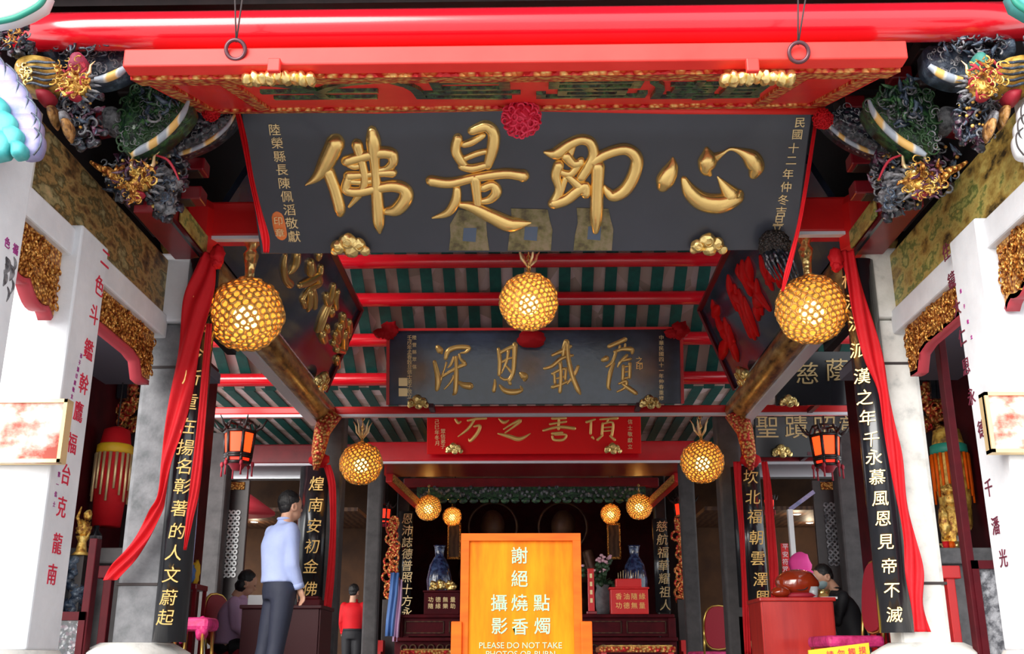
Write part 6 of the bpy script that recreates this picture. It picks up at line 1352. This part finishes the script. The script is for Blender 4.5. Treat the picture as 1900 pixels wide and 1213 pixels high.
# ---- side shrines seen between the front pillars and columns
for s, w_ in ((-1, 'left'), (1, 'right')):
    mp = (lambda x: x) if s < 0 else (lambda x: 1964 - x)
    Q = lambda x, y, Y: P(mp(x), y, Y)
    xw = s * 3.55
    t = thing('gilt_shrine', ('gilt and dark wood side shrine above the red embroidered canopy on the left' if s < 0 else 'gilt and dark wood side shrine above the yellow canopy on the right'), 'shrine', (s * 3.35, 8.9, 1.9))
    b = MB(); pA, pB = Q(200, 760, 8.9), Q(254, 640, 8.9)
    obj('back_panel', MB().box(*bx(s * 3.0, s * 3.6, 9.3, 9.36, 1.0, 3.0)), 'dark_wood', t)
    random.seed(41 + s); b = MB()
    for x, y in ((235, 695), (246, 720), (215, 755), (240, 760), (228, 775), (247, 790), (212, 730), (246, 745)):
        c = Q(x, y, 8.95); b.blob(c, (.05, .04, .05), int(x), .35, 3, 2)
        for k_ in range(3): b.torus(c + V((random.uniform(-.06, .06), -.04, random.uniform(-.05, .05))), (random.uniform(-1, 1), 1, 0), .03, .01, 8, 4)
    obj('gilt_figures', b, 'gold_frieze', t)
    b = MB()
    for y_ in (742, 768, 790):
        b.bar(Q(198, y_ + 14, 8.9), Q(252, y_ - 14, 9.2), .05, .05)
    obj('gilt_rail', b, 'gold_carved', t)
    b = MB()
    for x in (222, 232): b.bar(Q(x, 740, 8.85), Q(x + 5, 670, 8.85), .04, .04, V((0, 1, 0)))
    obj('dark_post', b, 'black_lacquer', t)
    b = MB(); b.prism([Q(198, 668, 8.8), Q(250, 650, 8.8), Q(250, 668, 8.8), Q(205, 690, 8.8)], V((0, .4, 0))); obj('eave_board', b, 'black_lacquer', t)
    obj('carved_crest', MB().blob(Q(252, 655, 8.8), (.09, .07, .07), 3, .35, 3, 3).blob(Q(244, 662, 8.8), (.07, .07, .05), 4, .3, 3, 2), 'gold_frieze', t)
    # canopy / embroidered drum
    cx_ = 207 if s < 0 else 197; c = Q(cx_, 890, 8.55); z0_ = Q(cx_, 1000, 8.55).z; z1_ = Q(cx_, 792, 8.55).z; zb_ = Q(cx_, 832, 8.55).z; r = .13
    t = thing('embroidered_canopy', ('red embroidered cylinder canopy with a yellow band inside the left side shrine' if s < 0 else 'orange and gold embroidered canopy with a green band inside the right side shrine'), 'canopy', (c.x, 8.55, z0_))
    obj('canopy_body', MB().lathe((c.x, 8.55, 0), [(r * .85, z0_ + .1), (r, z0_ + .4), (r, zb_), (r * .8, z1_ - .03), (r * .3, z1_)], 24), 'cloth_red' if s < 0 else 'stripe_yellow', t)
    obj('band', MB().lathe((c.x, 8.55, 0), [(r * 1.03, zb_ - .05), (r * 1.12, zb_ - .04), (r * 1.1, zb_ + .02), (r * 1.0, zb_ + .03)], 24), 'yellow' if s < 0 else 'green_eave', t)
    b = MB()
    for i in range(18):
        a = i / 18 * 6.283; b.tube([V((c.x + math.cos(a) * r * 1.08, 8.55 + math.sin(a) * r * 1.08, zb_ - .05)), V((c.x + math.cos(a) * r * 1.1, 8.55 + math.sin(a) * r * 1.1, zb_ - .35 - .05 * (i % 3)))], [.014, .01], 5)
    obj('fringe', b, 'gold_pale' if s < 0 else 'orange_wood', t)
    obj('hanging_cord', MB().tube([V((c.x, 8.55, z1_ - .01)), V((c.x, 8.55, 2.62))], .006, 5), 'rope', t)
    # stone counter
    z = Q(190, 1018, 8.2).z
    t = thing('stone_counter', 'grey stone counter under the side shrine on the %s' % w_, 'counter', (s * 3.2, 8.4, 0)); m_ = 'stone_dark' if s < 0 else 'stone_grey'
    obj('counter_top', MB().box(*bx(s * 2.86, s * 3.58, 8.1, 8.9, z - .12, z), bev=.015), m_, t); obj('counter_body', MB().box(*bx(s * 2.95, s * 3.58, 8.2, 8.85, 0, z - .12)), m_, t)
    # things on counter
    c = Q(176, 1010, 8.3); b = MB(); b.lathe((c.x, 8.3, z), [(.035, 0), (.045, .02), (.045, .12), (.02, .15), (.022, .19)], 16)
    t = thing('jar', 'dark jar with a pale blue label on the %s stone counter' % w_, 'jar', (c.x, 8.3, z)); obj('jar_body', b, 'black_lacquer', t); obj('label_band', MB().lathe((c.x, 8.3, z), [(.047, .03), (.047, .11)], 16), 'carved_grey', t)
    # gilt figure
    c = Q(155, 985, 8.0); b = MB(); zc = Q(155, 1005, 8.0).z
    c0 = V((c.x, 8.0, 0)); t = thing('gilt_figure', ('small gilt bronze figure tree with a dark pedestal in the left side shrine' if s < 0 else 'golden deity figure in a yellow robe in the right side shrine'), 'figure', c0)
    if s < 0:
        b.blob((c.x, 8.0, zc + .1), (.05, .05, .06), 1, .3, 3); b.blob((c.x + .02, 8.0, zc + .2), (.03, .03, .04), 2, .2); b.tube([V((c.x, 8, zc + .06)), V((c.x - .05, 7.98, zc + .18)), V((c.x - .02, 7.96, zc + .26))], [.02, .015, .006], 6); b.lathe((c.x, 8.0, zc - .1), [(.07, 0), (.04, .03), (.03, .1), (.05, .14)], 16)
        b.tube([V((c.x + .02, 8, zc + .0)), V((c.x + .07, 7.96, zc + .08))], [.014, .006], 6); obj('figure_body', b, 'gilt_head', t)
        b = MB(); random.seed(4)
        for i in range(14): b.blob((c.x + random.uniform(-.06, .03), 8.0, zc - .15 - i * .035), (.05, .05, .045), i, .35, 3, 2)
        obj('carved_pedestal', b, 'carved_blue', t); obj('pedestal_post', MB().box(*bx(c.x - .04, c.x + .04, 7.97, 8.03, 0, zc - .1)), 'dark_wood', t)
    else:
        c = P(1770, 960, 8.35); zc = z; b.blob((c.x, 8.4, zc + .18), (.1, .08, .2), 1, .12, 3); b.blob((c.x, 8.38, zc + .4), (.045, .045, .06), 2, .05); b.blob((c.x, 8.4, zc + .48), (.05, .05, .04), 3, .3, 4); b.blob((c.x - .08, 8.35, zc + .22), (.04, .05, .12), 4, .2); b.blob((c.x + .08, 8.35, zc + .22), (.04, .05, .12), 5, .2)
        t.location = (c.x, 8.4, zc); o = obj('figure_body', b, 'gilt_head', t); obj('base', MB().lathe((c.x, 8.4, zc), [(.11, 0), (.1, .04), (.12, .06)], 16), 'gold_bright', t)
    # yellow robe drop behind on the right
    if s > 0:
        b = MB(); cc = [P(x, y, 8.9) for x, y in ((1775, 800), (1782, 860), (1788, 930), (1792, 985))]; b.strip(cc, [V((.1, 0, 0))] * 4, .01, 14, .02, 3.5); tag(obj('yellow_drape', b, 'yellow'), 'deep yellow cloth hanging behind the golden figure in the right side shrine', 'drape')
        for i, (x, m_, nm) in enumerate(((1752, 'cloth_red', 'red'), (1762, 'orange_wood', 'orange'), (1772, 'gold_bright', 'gilt'))):
            c = P(x, 985, 8.25); t = thing('votive_cup', '%s votive cup on the right stone counter' % nm, 'cup', (c.x, 8.25, z)); obj('cup_body', MB().lathe((c.x, 8.25, z), [(.02, 0), (.026, .06), (.022, .06), (.016, .01)], 14), m_, t); obj('wax', MB().lathe((c.x, 8.25, z + .045), [(.02, 0), (.02, .006)], 14), 'gold_pale', t)
    # red trestle beside the column
    x = Q(200, 1100, 7.7).x; zt_ = Q(200, 1062, 7.7).z; t = thing('red_trestle', 'dark red wooden trestle leg between the stone counter and the %s grey column' % w_ if s < 0 else 'bright red wooden trestle leg between the stone counter and the cream column', 'trestle', (x, 7.7, 0)); m_ = 'maroon' if s < 0 else 'red_paint'
    obj('post', MB().box((x, 7.7, zt_ / 2), (.06, .06, zt_), bev=.006), m_, t); obj('top_rail', MB().box((x - s * .03, 7.7, zt_), (.2, .1, .09), bev=.008), m_, t)
    # maroon post next to front pillar, carved low screen
    xa_ = Q(150, 1000, 6.6).x if s < 0 else P(1806, 1000, 6.6).x
    t = thing('low_screen', 'low maroon framed screen with a grey carved panel beside the %s front pillar' % w_, 'screen', (xa_, 6.6, 0))
    if s < 0:
        x0_, x1_ = P(100, 1150, 6.6).x, P(152, 1150, 6.6).x; zs = P(120, 1135, 6.6).z
    else:
        x0_, x1_ = P(1822, 1150, 6.6).x, P(1874, 1150, 6.6).x; zs = P(1850, 1040, 6.6).z
    obj('carved_panel', MB().box(*bx(x0_, x1_, 6.6, 6.64, .05, zs - .05)), 'carved_black' if s < 0 else 'carved_grey', t)
    b = MB(); b.box(*bx(x0_ - .03, x0_ + .01, 6.57, 6.67, 0, zs)); b.box(*bx(x1_ - .01, x1_ + .03, 6.57, 6.67, 0, zs)); b.box(*bx(x0_ - .03, x1_ + .03, 6.57, 6.67, zs - .05, zs)); obj('frame', b, 'maroon', t)
    x_ = x1_ + .02 if s < 0 else x0_ - .03
    obj('tall_post', MB().box(*bx(x_ - .025, x_ + .025, 6.58, 6.66, 0, 1.1 if s < 0 else 2.44), bev=.006), 'maroon', t)
    # framed picture hung on the front pillar
    if s < 0: q = [(-22, 741), (130, 741), (110, 861), (-22, 856)]
    else: q = [(1826, 729), (1925, 726), (1925, 838), (1838, 841)]
    Yp = 5.13; pts = [P(x, y, Yp) for x, y in q]; t = thing('framed_picture', 'sun-bleached framed picture with red tones hung on the %s white pillar' % w_, 'picture', pts[3])
    xs = [p.x for p in pts]; x0_, x1_ = (min(xs), pts[1].x * .5 + pts[2].x * .5) if s < 0 else (pts[0].x * .5 + pts[3].x * .5, max(xs)); z0_, z1_ = (pts[2].z + pts[3].z) / 2, (pts[0].z + pts[1].z) / 2
    obj('picture', MB().box(*bx(x0_, x1_, Yp, Yp + .02, z0_, z1_)), 'picture', t)
    b = MB()
    for k_ in ((x0_, x0_ + .018, z0_, z1_), (x1_ - .018, x1_, z0_, z1_), (x0_, x1_, z0_, z0_ + .018), (x0_, x1_, z1_ - .018, z1_)): b.box(*bx(k_[0], k_[1], Yp - .012, Yp + .06, k_[2], k_[3]))
    obj('frame', b, 'gold_pale', t)
# ================================================================== groups of repeats
GR = {'ball_lamp': 'gold filigree ball lamps', 'palace_lantern': 'red-lit palace lanterns', 'purlin': 'red roof purlins', 'tie_beam': 'tie beams across the hall', 'stone_column': 'grey stone columns',
      'stone_pillar': 'square stone pillars at the front', 'couplet_board': 'couplet boards on the columns', 'banquet_chair': 'red banquet chairs', 'signboard': 'temple signboards', 'ribbon': 'red cloth ribbons',
      'gilt_bracket': 'gilt carved brackets', 'downlight': 'ceiling downlights', 'votive_cup': 'votive cups on the right stone counter', 'offering_table': 'low tables in front of the altar', 'cloth_rosette': 'red cloth rosettes',
      'deity_statue': 'deity statues in the altar', 'porcelain_vase': 'porcelain vases on the altar', 'carved_beast': 'carved corner beasts', 'bracket_wing': 'carved corner wings', 'hanging_ring': 'iron rings of the top signboard', 'framed_picture': 'framed pictures on the front pillars', 'painted_log': 'painted round side beams'}
for o_ in list(C.objects):
    if o_.parent is None and 'label' in o_ and 'group' not in o_:
        k_ = o_.name.split('.')[0]
        if k_ in GR: o_['group'] = GR[k_]
